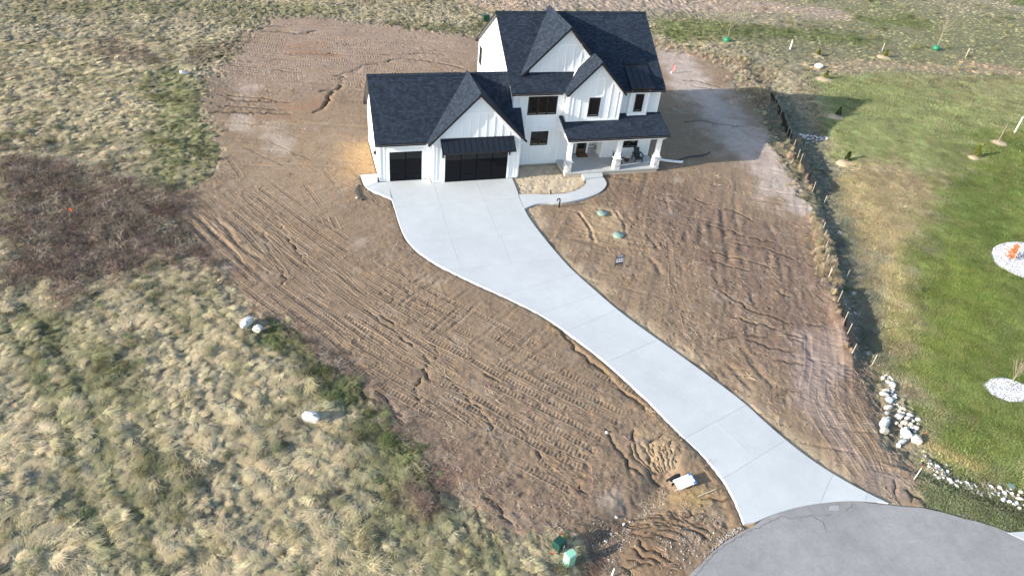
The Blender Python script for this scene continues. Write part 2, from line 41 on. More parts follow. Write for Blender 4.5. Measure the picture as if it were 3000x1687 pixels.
TREADS=[([(-18.1,25.04),(-14.88,23.63),(-11.58,23.26),(-8.96,23.34)],0.5,0.3,0.05),([(-14.89,24.05),(-12.33,22.88),(-9.0,22.5)],0.5,0.3,0.05),([(-13.43,21.62),(-11.25,21.8),(-8.74,21.87)],0.5,0.3,0.05),([(-12.71,21.09),(-9.08,21.08),(-6.14,20.5)],0.5,0.3,0.05),([(-5.58,24.25),(-2.24,23.87)],0.5,0.3,0.05),([(-10.54,25.57),(-7.28,25.65)],0.5,0.3,0.05),([(-7.95,21.32),(-3.79,21.18)],0.5,0.3,0.05),([(-15.82,6.05),(-15.44,4.82),(-14.72,2.48)],0.5,0.3,0.05),([(-17.66,24.81),(-15.62,24.5)],0.5,0.3,0.05),([(-11.16,37.72),(-4.43,37.22)],0.5,0.32,0.05),([(-8.17,34.53),(-4.81,32.95)],0.5,0.32,0.05),([(-10.77,31.6),(-5.09,29.82)],0.5,0.32,0.05),([(-14.08,28.53),(-8.98,26.83)],0.5,0.32,0.05),([(-6.3,31.08),(-5.01,30.64)],0.5,0.32,0.05),([(-13.46,21.42),(-9.24,21.51),(-5.89,20.65)],0.5,0.32,0.05),([(-7.7,26.4),(-5.43,25.93)],0.5,0.32,0.05),([(-18.28,0.23),(-17.12,-2.08),(-15.81,-4.6),(-14.83,-6.36)],0.5,0.27,0.06),([(-15.51,1.02),(-14.78,-0.67)],0.5,0.27,0.06),([(-15.35,-3.26),(-14.6,-5.35)],0.5,0.27,0.06),([(-15.82,-4.4),(-14.98,-6.25),(-14.09,-8.29)],0.5,0.27,0.06),([(-14.66,-1.45),(-14.02,-2.82)],0.5,0.27,0.06),([(-13.36,-6.3),(-12.74,-7.78),(-12.02,-9.99)],0.5,0.27,0.06),([(-12.8,-5.42),(-11.95,-7.45),(-11.31,-8.89),(-10.46,-10.16)],0.5,0.27,0.06),([(-12.81,-2.13),(-11.95,-3.73),(-10.78,-5.72)],0.5,0.27,0.06),([(-10.56,-10.23),(-9.84,-11.75),(-9.52,-12.52)],0.5,0.27,0.06),([(-9.93,-7.94),(-9.23,-9.31),(-8.36,-11.09),(-7.58,-12.84)],0.5,0.27,0.06),([(-11.94,-3.53),(-10.99,-5.88)],0.5,0.27,0.06),([(-16.81,0.04),(-16.13,-1.15)],0.5,0.27,0.06),([(-8.69,-3.55),(-8.37,-5.57)],0.5,0.27,0.06),([(-9.12,-3.6),(-8.9,-5.59)],0.5,0.27,0.06),([(-14.26,-4.62),(-13.76,-5.86)],0.5,0.27,0.06),([(-9.94,-13.92),(-9.16,-15.01),(-8.49,-15.92)],0.55,0.3,0.07),([(-8.97,-14.31),(-8.17,-15.4),(-7.32,-16.62),(-6.58,-17.77),(-5.87,-18.89)],0.55,0.3,0.07),([(-7.75,-16.54),(-7.0,-17.56),(-6.35,-18.55)],0.55,0.3,0.07),([(-5.97,-16.0),(-5.35,-17.04),(-4.84,-18.02),(-4.35,-18.98)],0.55,0.3,0.07),([(-4.39,-19.23),(-4.06,-19.94)],0.55,0.3,0.07),([(-4.01,-19.69),(-3.58,-20.78),(-3.36,-21.37)],0.55,0.3,0.06),([(-3.33,-21.44),(-3.05,-21.91)],0.55,0.3,0.06),([(-4.39,-22.23),(-3.89,-23.18),(-3.53,-23.81)],0.55,0.3,0.06),([(-3.53,-17.29),(-3.33,-17.68)],0.55,0.3,0.06),([(-4.55,-22.15),(-3.83,-23.33),(-3.06,-24.75)],0.5,0.33,0.06),([(-1.68,-24.22),(-0.9,-25.36)],0.5,0.33,0.06),([(-0.32,-27.01),(0.72,-28.67)],0.5,0.33,0.06),([(18.59,-21.05),(17.32,-23.29),(15.52,-25.27),(14.68,-26.34)],0.85,0.2,0.035),([(19.05,-21.14),(17.78,-23.38),(16.03,-25.37),(15.27,-26.46)],0.85,0.2,0.035),([(19.52,-21.22),(18.25,-23.47),(16.54,-25.47),(15.86,-26.57)],0.85,0.2,0.035),([(19.98,-21.3),(18.72,-23.55),(17.05,-25.57),(16.45,-26.69)],0.85,0.2,0.035),([(20.45,-21.39),(19.19,-23.64),(17.57,-25.67),(17.04,-26.8)],0.85,0.2,0.035),([(15.26,-25.07),(14.6,-27.76),(14.59,-29.58),(14.52,-31.27)],0.8,0.22,0.04),([(15.88,-25.19),(15.22,-27.88),(15.19,-29.71),(14.93,-31.36)],0.8,0.22,0.04),([(16.5,-25.31),(15.84,-28.01),(15.79,-29.83),(15.33,-31.44)],0.8,0.22,0.04),([(17.12,-25.43),(16.47,-28.13),(16.39,-29.96),(15.74,-31.53)],0.8,0.22,0.04),([(17.75,-25.55),(17.1,-28.26),(17.0,-30.08),(16.15,-31.62)],0.8,0.22,0.04),([(18.38,-25.67),(17.73,-28.38),(17.61,-30.21),(16.57,-31.7)],0.8,0.22,0.04),([(-19.44,-2.19),(-17.79,-5.12),(-16.15,-8.04)],0.46,0.26,0.05),([(-15.09,-9.89),(-13.12,-12.84),(-11.16,-15.78)],0.46,0.26,0.05),([(-10.75,-16.39),(-7.82,-20.12),(-5.0,-23.5)],0.46,0.26,0.05),([(-2.41,-26.36),(-1.56,-27.29),(-0.71,-28.22),(0.13,-29.15)],0.46,0.26,0.05),([(-18.85,-1.81),(-16.46,-6.06),(-13.89,-10.42)],0.46,0.26,0.05),([(-13.08,-11.64),(-11.08,-14.64),(-8.84,-17.8)],0.46,0.26,0.05),([(-8.28,-18.47),(-5.88,-21.35),(-3.36,-24.27)],0.46,0.26,0.05),([(-0.84,-27.04),(-0.34,-27.59),(0.15,-28.13),(0.65,-28.68)],0.46,0.26,0.05),([(-17.3,-2.93),(-15.5,-6.13),(-13.59,-9.42)],0.46,0.26,0.05),([(-12.72,-10.74),(-10.79,-13.62),(-8.76,-16.64),(-6.54,-19.3)],0.46,0.26,0.05),([(-4.58,-21.66),(-2.64,-23.88),(-0.7,-26.01),(1.24,-28.14)],0.46,0.26,0.05),([(-17.74,-0.72),(-16.07,-3.69),(-14.4,-6.67),(-12.6,-9.65)],0.46,0.26,0.05),([(-11.02,-12.03),(-8.37,-16.0),(-5.26,-19.75)],0.46,0.26,0.05),([(-4.54,-20.61),(-1.44,-24.15),(1.69,-27.6)],0.46,0.26,0.05),([(-15.89,-2.59),(-13.92,-6.09),(-11.83,-9.55),(-9.6,-12.9)],0.46,0.26,0.05),([(-8.26,-14.91),(-5.72,-18.1),(-3.13,-21.21)],0.46,0.26,0.05),([(-0.66,-23.97),(0.32,-25.04),(1.3,-26.12),(2.28,-27.2)],0.46,0.26,0.05),([(-15.32,-1.97),(-12.97,-6.14),(-10.46,-10.16)],0.46,0.26,0.05),([(-9.38,-11.78),(-7.5,-14.6),(-5.42,-17.22),(-3.24,-19.83)],0.46,0.26,0.05),([(-1.96,-21.35),(0.44,-23.99),(2.83,-26.62)],0.46,0.26,0.05),([(-14.76,-1.54),(-13.21,-4.28),(-11.67,-7.03)],0.46,0.26,0.05),([(-11.38,-7.52),(-9.46,-10.4),(-7.54,-13.28),(-5.56,-15.96)],0.46,0.26,0.05),([(-4.61,-17.09),(-1.52,-20.79),(1.76,-24.4)],0.46,0.26,0.05),([(-14.75,0.08),(-13.16,-2.74),(-11.57,-5.57),(-9.96,-8.21),(-8.16,-10.91)],0.46,0.26,0.05),([(-7.5,-11.9),(-5.04,-15.33),(-2.19,-18.75)],0.46,0.26,0.05),([(-1.42,-19.67),(0.33,-21.64),(2.15,-23.65),(3.98,-25.65)],0.46,0.26,0.05),([(-14.04,0.44),(-12.2,-2.82),(-10.37,-6.08),(-8.44,-9.04)],0.46,0.26,0.05),([(-7.54,-10.39),(-4.91,-14.23),(-1.74,-18.04)],0.46,0.26,0.05),([(0.57,-20.72),(2.57,-22.92),(4.57,-25.12)],0.46,0.26,0.05),([(-13.53,1.17),(-11.67,-2.13),(-9.81,-5.43),(-7.92,-8.39)],0.46,0.26,0.05),([(-6.44,-10.59),(-4.52,-13.45),(-2.07,-16.4)],0.46,0.26,0.05),([(-1.01,-17.67),(1.26,-20.29),(3.7,-22.97)],0.46,0.26,0.05),([(-12.93,2.14),(-11.15,-1.02),(-9.37,-4.18),(-7.66,-6.97)],0.46,0.26,0.05),([(-5.64,-10.0),(-3.88,-12.63),(-2.18,-14.7),(-0.15,-17.14),(1.8,-19.39)],0.46,0.26,0.05),([(3.86,-21.66),(4.37,-22.22),(4.88,-22.78),(5.39,-23.34),(5.9,-23.91)],0.46,0.26,0.05),([(-14.98,8.05),(-13.09,5.79),(-11.21,3.52)],0.45,0.28,0.045),([(-10.33,1.37),(-9.75,-0.67),(-9.17,-2.7)],0.45,0.28,0.045),([(-12.81,8.57),(-11.06,6.48),(-9.32,4.38)],0.45,0.28,0.045),([(-8.72,3.01),(-8.23,1.29),(-7.73,-0.43)],0.45,0.28,0.045),([(-12.2,10.97),(-10.87,9.37),(-9.55,7.78)],0.45,0.28,0.045),([(-6.91,3.96),(-6.36,2.04),(-5.81,0.12)],0.45,0.28,0.045),([(-5.67,-0.39),(-5.37,-1.42),(-5.08,-2.45)],0.45,0.28,0.045),([(-14.69,28.55),(-12.05,27.89),(-9.4,27.23)],0.5,0.32,0.05),([(-7.73,26.87),(-5.58,26.44),(-3.43,26.01)],0.5,0.32,0.05),([(-15.45,29.98),(-13.1,29.39),(-10.76,28.8)],0.5,0.32,0.05),([(-10.07,28.63),(-7.89,28.12),(-5.82,27.71)],0.5,0.32,0.05),([(-4.75,27.49),(-1.65,26.87),(1.45,26.25)],0.5,0.32,0.05),([(-16.27,31.42),(-13.38,30.69),(-10.48,29.97)],0.5,0.32,0.05),([(-9.15,29.64),(-5.17,28.8),(-1.25,28.02)],0.5,0.32,0.05),([(-0.34,27.84),(0.67,27.63),(1.69,27.43)],0.5,0.32,0.05),([(-14.91,32.31),(-11.05,31.35),(-7.16,30.42)],0.5,0.32,0.05),([(-5.03,30.0),(-2.6,29.51),(-0.16,29.02)],0.5,0.32,0.05),([(-15.7,33.75),(-12.94,33.06),(-10.18,32.37)],0.5,0.32,0.05),([(-8.85,32.04),(-5.2,31.26),(-1.49,30.51)],0.5,0.32,0.05),([(-14.06,34.58),(-12.06,34.08),(-10.06,33.58)],0.5,0.32,0.05),([(-8.71,33.24),(-6.38,32.72),(-3.94,32.23)],0.5,0.32,0.05),([(-2.74,31.99),(-0.32,31.5),(2.09,31.02)],0.5,0.32,0.05),([(-17.55,24.02),(-15.55,23.35),(-13.56,22.69)],0.5,0.32,0.05),([(-10.0,21.5),(-6.84,20.57),(-3.82,19.75)],0.5,0.32,0.05),([(0.01,18.71),(1.11,18.41),(2.21,18.11)],0.5,0.32,0.05),([(-15.71,24.67),(-12.31,23.54),(-8.91,22.41)],0.5,0.32,0.05),([(-5.83,21.54),(-2.94,20.75),(-0.06,19.97)],0.5,0.32,0.05),([(-16.59,26.23),(-13.03,25.05),(-9.48,23.86)],0.5,0.32,0.05),([(-5.95,22.82),(-2.23,21.81),(1.48,20.79)],0.5,0.32,0.05),([(-14.94,26.95),(-11.53,25.81),(-8.11,24.67)],0.5,0.32,0.05),([(-5.5,23.94),(-2.0,22.98),(1.51,22.03)],0.5,0.32,0.05),([(-14.57,28.09),(-11.37,27.02),(-8.17,25.95)],0.5,0.32,0.05),([(-6.89,25.56),(-3.18,24.55),(0.53,23.54)],0.5,0.32,0.05),([(-15.84,29.78),(-12.1,28.53),(-8.36,27.28)],0.5,0.32,0.05),([(-4.81,26.24),(-1.59,25.36),(1.63,24.48)],0.5,0.32,0.05),([(16.37,-3.77),(15.91,-5.4),(15.45,-7.02)],0.5,0.28,0.035),([(14.18,-10.29),(13.2,-12.59),(12.07,-15.35)],0.5,0.28,0.035),([(11.9,-16.04),(11.47,-17.73),(11.05,-19.43)],0.5,0.28,0.035)]
GROOVES=[([(-6.44,-13.65),(-3.09,-11.19)],0.18,0.09),([(-5.65,-14.17),(-2.54,-11.85)],0.18,0.09),([(-4.89,-15.8),(-0.81,-13.25)],0.18,0.09),([(-3.44,-17.13),(-0.53,-14.52)],0.18,0.09),([(-4.7,-17.37),(-1.99,-14.79)],0.18,0.09),([(-2.79,-18.73),(1.01,-15.95)],0.18,0.09),([(-2.18,-19.4),(1.59,-16.81)],0.18,0.09),([(-1.77,-20.44),(2.7,-17.5)],0.18,0.09),([(-1.24,-21.27),(2.94,-18.74)],0.18,0.09),([(-0.45,-21.62),(3.17,-19.94)],0.18,0.09),([(0.61,-22.06),(3.51,-20.78)],0.18,0.09),([(1.88,-22.3),(4.06,-21.43)],0.18,0.09),([(-3.36,-17.14),(-2.79,-18.73)],0.2,0.08),([(0.25,-23.47),(2.2,-22.56)],0.2,0.1),([(0.77,-24.34),(3.7,-23.66)],0.2,0.1),([(0.79,-26.57),(3.34,-25.5)],0.2,0.1),([(1.51,-26.89),(3.27,-26.56)],0.2,0.1),([(-0.67,-22.91),(1.26,-22.18)],0.2,0.1),([(-18.79,0.08),(-17.72,-2.11),(-16.51,-4.3),(-15.46,-6.27),(-14.56,-8.04),(-13.38,-10.11),(-12.93,-10.92)],0.3,0.14),([(-19.13,-2.02),(-18.03,-4.18),(-17.27,-5.63),(-16.38,-7.31),(-15.67,-8.73),(-14.9,-10.19),(-14.43,-11.32)],0.3,0.14),([(-16.28,-2.72),(-15.57,-4.44),(-14.84,-5.99),(-14.09,-7.3),(-13.13,-8.43)],0.3,0.14),([(-18.41,-2.32),(-17.52,-3.86),(-16.54,-5.73)],0.3,0.14),([(-12.61,-2.91),(-12.11,-4.12)],0.3,0.14),([(20.55,-6.43),(19.47,-8.62),(18.46,-10.65)],0.4,0.13),([(22.39,-5.2),(20.84,-8.24),(19.49,-10.81)],0.4,0.13),([(19.11,-7.54),(18.24,-9.0),(17.35,-11.01)],0.4,0.13),([(17.9,-8.4),(16.27,-10.85)],0.4,0.13),([(16.04,-8.91),(15.33,-10.71)],0.4,0.13),([(16.83,-11.95),(16.02,-13.77),(15.1,-15.89)],0.4,0.13),([(19.44,-11.11),(18.28,-13.65),(17.23,-16.24)],0.4,0.13),([(20.87,-12.57),(19.87,-14.38)],0.4,0.13),([(18.43,-11.17),(17.24,-13.49)],0.4,0.13),([(12.96,-9.32),(12.86,-10.34),(12.92,-11.16)],0.4,0.13),([(16.6,-3.31),(16.55,-5.18),(15.78,-6.62)],0.4,0.13),([(11.88,-11.69),(11.99,-12.76),(11.86,-14.03)],0.4,0.13),([(13.53,-12.43),(13.64,-13.68)],0.4,0.13),([(21.72,-12.7),(20.62,-14.5),(19.56,-16.62)],0.4,0.13),([(22.96,-9.0),(22.32,-11.75)],0.4,0.13),([(14.95,-16.38),(14.49,-17.73)],0.35,0.13),([(17.1,-16.48),(16.56,-17.67),(16.41,-18.31)],0.35,0.13),([(20.25,-16.74),(19.79,-17.79),(19.4,-18.82)],0.35,0.13),([(18.42,-20.79),(17.79,-21.95),(17.01,-23.65)],0.35,0.13),([(11.76,-22.12),(12.0,-22.98),(12.06,-24.04),(12.17,-25.12)],0.35,0.13),([(13.47,-21.17),(13.47,-22.44),(13.51,-23.6),(13.58,-25.15)],0.35,0.13),([(14.05,-19.02),(13.94,-20.37),(13.72,-21.22)],0.35,0.13),([(11.14,-22.68),(11.57,-23.29)],0.35,0.13),([(13.41,-23.24),(13.52,-24.25)],0.35,0.13),([(12.96,-9.32),(12.94,-11.36)],0.2,0.1),([(14.18,-10.33),(14.16,-11.15)],0.2,0.1),([(10.51,-19.62),(10.65,-21.88),(10.69,-23.99)],0.25,0.12),([(10.1,-24.19),(10.8,-26.81),(11.63,-28.8),(12.36,-30.49),(13.09,-31.61)],0.3,0.12),([(10.69,-24.61),(11.97,-27.51),(12.37,-28.14)],0.3,0.12),([(8.92,-5.12),(9.0,-7.71),(8.82,-9.75)],0.25,0.2),([(11.91,-5.13),(11.83,-7.39),(11.41,-9.11)],0.2,0.14)]
FENCE1=[(37.33,13.59),(36.38,10.47),(34.63,6.58),(33.01,2.77),(31.66,-0.7),(29.76,-5.13)]
FENCE1S=[(36.58,11.77),(36.13,10.49),(35.48,8.94),(33.89,5.48),(33.41,4.25),(32.64,2.54),(32.13,1.02),(31.56,-0.44),(30.19,-3.61),(30.02,-3.65),(29.5,-5.21)]
FENCE2=[(26.8,-10.67),(25.84,-12.28),(24.93,-13.59),(24.23,-14.68),(23.42,-16.17)]
FENCE2S=[(26.9,-10.57),(26.24,-11.91),(25.2,-13.12),(25.05,-13.71),(24.32,-14.6),(23.55,-16.01),(23.06,-17.2)]
FENCE3=[(22.9,-17.44),(22.17,-18.92),(21.32,-20.53),(20.7,-21.89),(19.82,-23.4)]
FENCE3S=[(22.17,-18.92),(21.32,-20.53),(20.7,-21.89),(19.82,-23.4)]
DITCH=[(41.12,24.45),(39.29,15.59),(37.31,8.16),(33.94,0.05),(29.54,-8.85),(25.8,-15.74),(23.22,-20.55),(21.04,-23.89),(19.6,-26.9),(18.5,-29.04),(18.22,-30.87),(19.25,-32.22),(20.85,-33.66),(22.29,-35.13)]
CULV=[(4.66,-29.5),(3.68,-30.14),(2.14,-30.9),(0.94,-31.48),(0.05,-32.15),(-0.67,-32.94)]
ROCKPILE=[(20.86,-25.11,0.2,0.14),(21.26,-24.95,0.12,0.07),(21.19,-25.15,0.07,0.07),(21.34,-25.16,0.08,0.12),(21.34,-25.37,0.07,0.12),(20.99,-25.28,0.07,0.06),(21.17,-25.44,0.1,0.07),(20.83,-25.53,0.12,0.13),(21.03,-25.72,0.2,0.13),(20.89,-25.86,0.18,0.08),(20.61,-26.14,0.2,0.15),(20.5,-26.29,0.1,0.08),(20.12,-26.18,0.26,0.13),(19.84,-26.43,0.28,0.16),(19.72,-26.93,0.24,0.24),(20.59,-26.41,0.08,0.07),(20.36,-26.49,0.1,0.1),(20.48,-26.59,0.08,0.05),(20.19,-26.8,0.18,0.13),(20.21,-26.98,0.09,0.05),(20.05,-27.26,0.1,0.13),(20.16,-27.37,0.09,0.07),(19.91,-27.19,0.07,0.07),(20.16,-27.59,0.18,0.1),(19.87,-27.66,0.13,0.1),(19.99,-27.86,0.14,0.12),(19.53,-28.04,0.27,0.23),(20.25,-28.06,0.21,0.17),(20.25,-27.78,0.05,0.05),(19.89,-28.26,0.17,0.14),(19.51,-28.47,0.25,0.15),(19.11,-28.35,0.14,0.13),(20.46,-28.44,0.14,0.13),(20.17,-28.27,0.11,0.08),(19.76,-28.66,0.17,0.13),(20.15,-28.45,0.11,0.09),(19.87,-28.95,0.16,0.19),(19.19,-28.59,0.16,0.08),(19.41,-28.82,0.16,0.12),(19.63,-28.91,0.09,0.11),(18.96,-29.19,0.32,0.3),(19.2,-29.68,0.32,0.28),(18.29,-28.31,0.47,0.26),(17.84,-28.78,0.32,0.23),(18.86,-27.74,0.13,0.12),(18.91,-27.99,0.11,0.09),(19.33,-27.36,0.27,0.13),(18.47,-29.61,0.29,0.14),(18.07,-29.76,0.14,0.14),(19.67,-29.14,0.11,0.09),(20.01,-29.06,0.06,0.06),(18.66,-29.29,0.12,0.08),(18.82,-29.52,0.15,0.08),(19.4,-29.24,0.08,0.06),(19.45,-28.95,0.06,0.06),(20.27,-28.69,0.09,0.08),(19.47,-29.33,0.09,0.08)]
RIPRAP=[(18.87,-30.77),(18.96,-31.52),(19.21,-32.07),(19.57,-32.54),(19.92,-32.92),(20.51,-33.18),(21.1,-33.47),(21.47,-33.77),(21.7,-34.19)]
RIPBIG=[(18.61,-31.34,0.1),(19.01,-31.47,0.11),(18.61,-32.03,0.12),(18.85,-32.08,0.09),(19.12,-32.25,0.14),(19.04,-32.41,0.13),(19.2,-32.64,0.11),(18.56,-31.84,0.09),(19.67,-31.42,0.08),(21.32,-33.22,0.12),(21.32,-33.52,0.12),(21.54,-33.48,0.1),(21.67,-33.66,0.12),(20.93,-33.86,0.16),(21.12,-34.03,0.13),(20.98,-33.06,0.11),(20.7,-33.43,0.09),(22.21,-33.67,0.14),(21.91,-33.8,0.11),(21.84,-34.01,0.15),(21.45,-34.18,0.13),(21.31,-34.44,0.13),(21.25,-34.2,0.1),(20.07,-33.13,0.08),(19.9,-32.87,0.11),(19.9,-32.57,0.1),(20.34,-32.55,0.08),(19.43,-31.78,0.1),(19.09,-31.64,0.11),(21.84,-33.42,0.08),(18.77,-31.71,0.09),(19.56,-32.32,0.08)]
TOPROCKS=[(35.44,5.99,0.08),(35.87,5.95,0.08),(36.09,5.85,0.19),(36.39,5.74,0.16),(36.25,5.35,0.22),(36.71,5.55,0.2),(37.07,5.46,0.2),(37.29,5.25,0.16),(36.87,4.89,0.17),(37.44,4.99,0.2),(37.05,4.55,0.15),(37.84,5.04,0.17),(37.79,4.72,0.2),(38.14,4.93,0.11),(38.27,4.75,0.17),(38.13,4.45,0.19),(36.32,4.86,0.17),(36.64,4.91,0.14),(38.29,4.43,0.09),(37.45,4.59,0.14),(36.05,5.37,0.12),(36.69,4.51,0.12)]
DPATCH=[([(-8.5,7.8),(-11.2,3.9)],6,(0.25,0.185,0.125),0.6),([(16.8,-5.9),(19.2,-10.7),(20.3,-15.8),(18.5,-21.6)],5.5,(0.155,0.108,0.082),0.8),([(-6.2,36.3),(3.2,30.8),(-11.6,26.6)],9,(0.27,0.198,0.15),0.8),([(-14.5,20.0),(-14.5,17.8)],1.0,(0.38,0.3,0.24),0.55),([(-12.6,10.8)],1.2,(0.37,0.3,0.22),0.6),([(-12.2,9.2),(-12.3,7.6)],1.3,(0.4,0.33,0.27),0.65),([(-14.6,13.3),(-14.7,10.7)],0.9,(0.4,0.33,0.27),0.6),([(-10.8,15.0),(-9.1,14.6),(-8.3,16.3)],1.2,(0.27,0.155,0.095),0.55),([(-10.1,31.2),(-6.8,30.3)],1.1,(0.27,0.16,0.1),0.45),([(-10.2,28.8),(-5.3,27.5)],0.5,(0.27,0.14,0.08),0.6),([(-13.5,13.4),(-10.2,12.6)],0.6,(0.27,0.16,0.1),0.5),([(-6.2,4.7),(-4.9,6.7),(-6.2,2.3)],1.6,(0.34,0.22,0.11),0.75),([(32.6,26.1),(30.2,15.7),(29.0,6.2),(28.4,-1.5),(27.7,-6.2)],2.6,(0.4,0.33,0.285),0.85),([(18.8,-21.8),(18.2,-23.4),(16.6,-25.2)],1.5,(0.29,0.225,0.19),0.8),([(15.5,-26.0),(15.2,-29.3),(15.5,-31.1)],1.2,(0.27,0.21,0.175),0.6),([(10.1,-5.7),(10.3,-9.0)],1.3,(0.36,0.26,0.16),0.7),([(5.4,-4.8),(5.3,-7.7)],0.7,(0.38,0.29,0.2),0.5),([(5.1,-30.5),(5.8,-30.4)],0.8,(0.34,0.24,0.1),0.7),([(2.6,-32.1),(2.4,-33.2)],1.4,(0.22,0.14,0.08),0.7),([(0.6,-31.8),(-0.4,-32.4),(1.4,-31.6)],0.9,(0.09,0.068,0.055),0.8),([(0.3,-29.7),(2.8,-30.2),(4.0,-31.8)],2.2,(0.185,0.132,0.09),0.7),([(-7.8,-23.3),(-5.7,-26.2),(-2.7,-29.1)],1.6,(0.2,0.145,0.105),0.6),([(5.1,-27.4)],0.9,(0.38,0.28,0.17),0.8),([(1.5,-29.3)],0.8,(0.34,0.27,0.21),0.7),([(-6.0,-23.9),(-5.3,-24.9)],0.6,(0.17,0.125,0.09),0.7),([(-5.6,-27.3),(-5.9,-27.7)],0.6,(0.12,0.075,0.045),0.9),([(-4.6,-26.8)],0.8,(0.2,0.13,0.09),0.6),([(-7.0,-7.3)],0.5,(0.34,0.28,0.23),0.5),([(-15.5,-8.7)],0.4,(0.4,0.35,0.32),0.6),([(-11.6,-16.0),(-9.4,-19.6),(-7.7,-22.5)],1.0,(0.2,0.15,0.12),0.7),([(19.1,-1.8)],0.4,(0.45,0.4,0.36),0.5),([(15.6,-6.4)],0.8,(0.24,0.2,0.17),0.5),([(-19.1,20.3),(-17.7,15.6),(-18.0,11.7)],1.5,(0.17,0.128,0.098),0.6),([(-16.1,32.5),(-18.8,24.4),(-16.9,18.5)],1.6,(0.17,0.13,0.1),0.6)]
VPATCH=[([(76.5,37.4),(86.3,27.2),(98.7,30.2),(70.6,23.3)],16,(0.275,0.27,0.15),0.95),([(47.4,28.3),(62.0,27.9)],5,(0.26,0.25,0.15),0.8),([(-22.1,21.9),(-20.1,17.2),(-19.3,14.4),(-19.4,8.2),(-18.2,4.7)],2.4,(0.15,0.17,0.07),0.7),([(-12.5,-15.4),(-10.5,-18.0),(-9.1,-20.4),(-7.8,-22.9),(-6.6,-25.2),(-5.8,-27.1)],1.2,(0.1,0.125,0.05),0.9),([(-9.3,-26.3),(-7.1,-29.5),(-4.9,-31.0),(-8.1,-30.7)],1.8,(0.15,0.16,0.075),0.5),([(-26.0,-10.6),(-23.3,-15.7),(-20.9,-20.6),(-18.7,-25.6),(-17.3,-29.5)],0.45,(0.2,0.205,0.105),0.7),([(-26.8,-11.8),(-24.9,-15.4),(-22.4,-20.5),(-20.3,-25.5),(-18.9,-29.1)],0.45,(0.2,0.205,0.105),0.7),([(-21.4,-16.0),(-19.5,-19.3),(-17.9,-23.4),(-16.8,-26.8)],0.8,(0.13,0.135,0.06),0.6),([(-24.9,-12.2),(-21.4,-16.0)],1.2,(0.14,0.15,0.07),0.5),([(-38.5,43.1),(-28.4,44.8),(-6.6,43.1),(-14.1,40.5)],2.6,(0.19,0.19,0.09),0.5),([(-25.0,27.8),(-27.8,31.6)],2.5,(0.2,0.155,0.115),0.6),([(-17.9,30.6),(-18.9,25.8),(-14.1,32.5)],1.6,(0.15,0.115,0.08),0.6),([(35.8,33.7),(45.7,35.1),(53.7,33.4),(61.8,31.7),(38.2,37.6)],3.0,(0.15,0.18,0.06),0.8),([(70.9,39.2),(77.2,38.3)],2.5,(0.17,0.2,0.055),0.7),([(2.0,37.7),(8.7,35.5),(14.1,37.6)],2.0,(0.13,0.14,0.065),0.6),([(16.3,46.1),(36.5,46.5),(55.3,46.2),(65.1,42.5)],3.4,(0.5,0.395,0.31),0.95),([(32.8,30.8),(36.7,27.9),(37.5,22.7),(37.1,16.8)],1.8,(0.4,0.36,0.26),0.9),([(48.9,21.3),(57.4,22.1),(67.9,20.4),(77.2,18.6)],1.4,(0.42,0.34,0.23),0.9),([(71.2,21.9),(76.6,20.2)],1.2,(0.44,0.33,0.22),0.8),([(39.0,15.1),(33.9,0.0),(29.5,-8.8),(25.8,-15.7),(22.0,-22.3)],1.8,(0.21,0.215,0.165),0.8),([(100.6,48.6),(104.3,44.4)],2,(0.42,0.37,0.27),0.8),([(107.6,48.7),(111.0,45.5)],2.0,(0.15,0.21,0.05),0.8),([(34.8,12.2),(31.2,0.3),(29.2,-5.1)],1.6,(0.17,0.17,0.1),0.6),([(39.6,-2.1),(39.2,-3.5)],2.2,(0.37,0.3,0.19),0.9),([(36.6,-8.4)],0.5,(0.45,0.38,0.26),1),([(23.1,-29.3)],0.3,(0.36,0.3,0.17),0.8),([(19.8,-29.9),(20.3,-30.8),(21.4,-31.9)],0.4,(0.38,0.31,0.15),0.8),([(38.7,-11.9)],0.3,(0.36,0.3,0.15),0.6),([(33.2,-17.9),(27.5,-23.3)],2.5,(0.19,0.235,0.05),0.5),([(46.6,-7.3),(40.7,-11.6)],3,(0.12,0.175,0.05),0.4)]
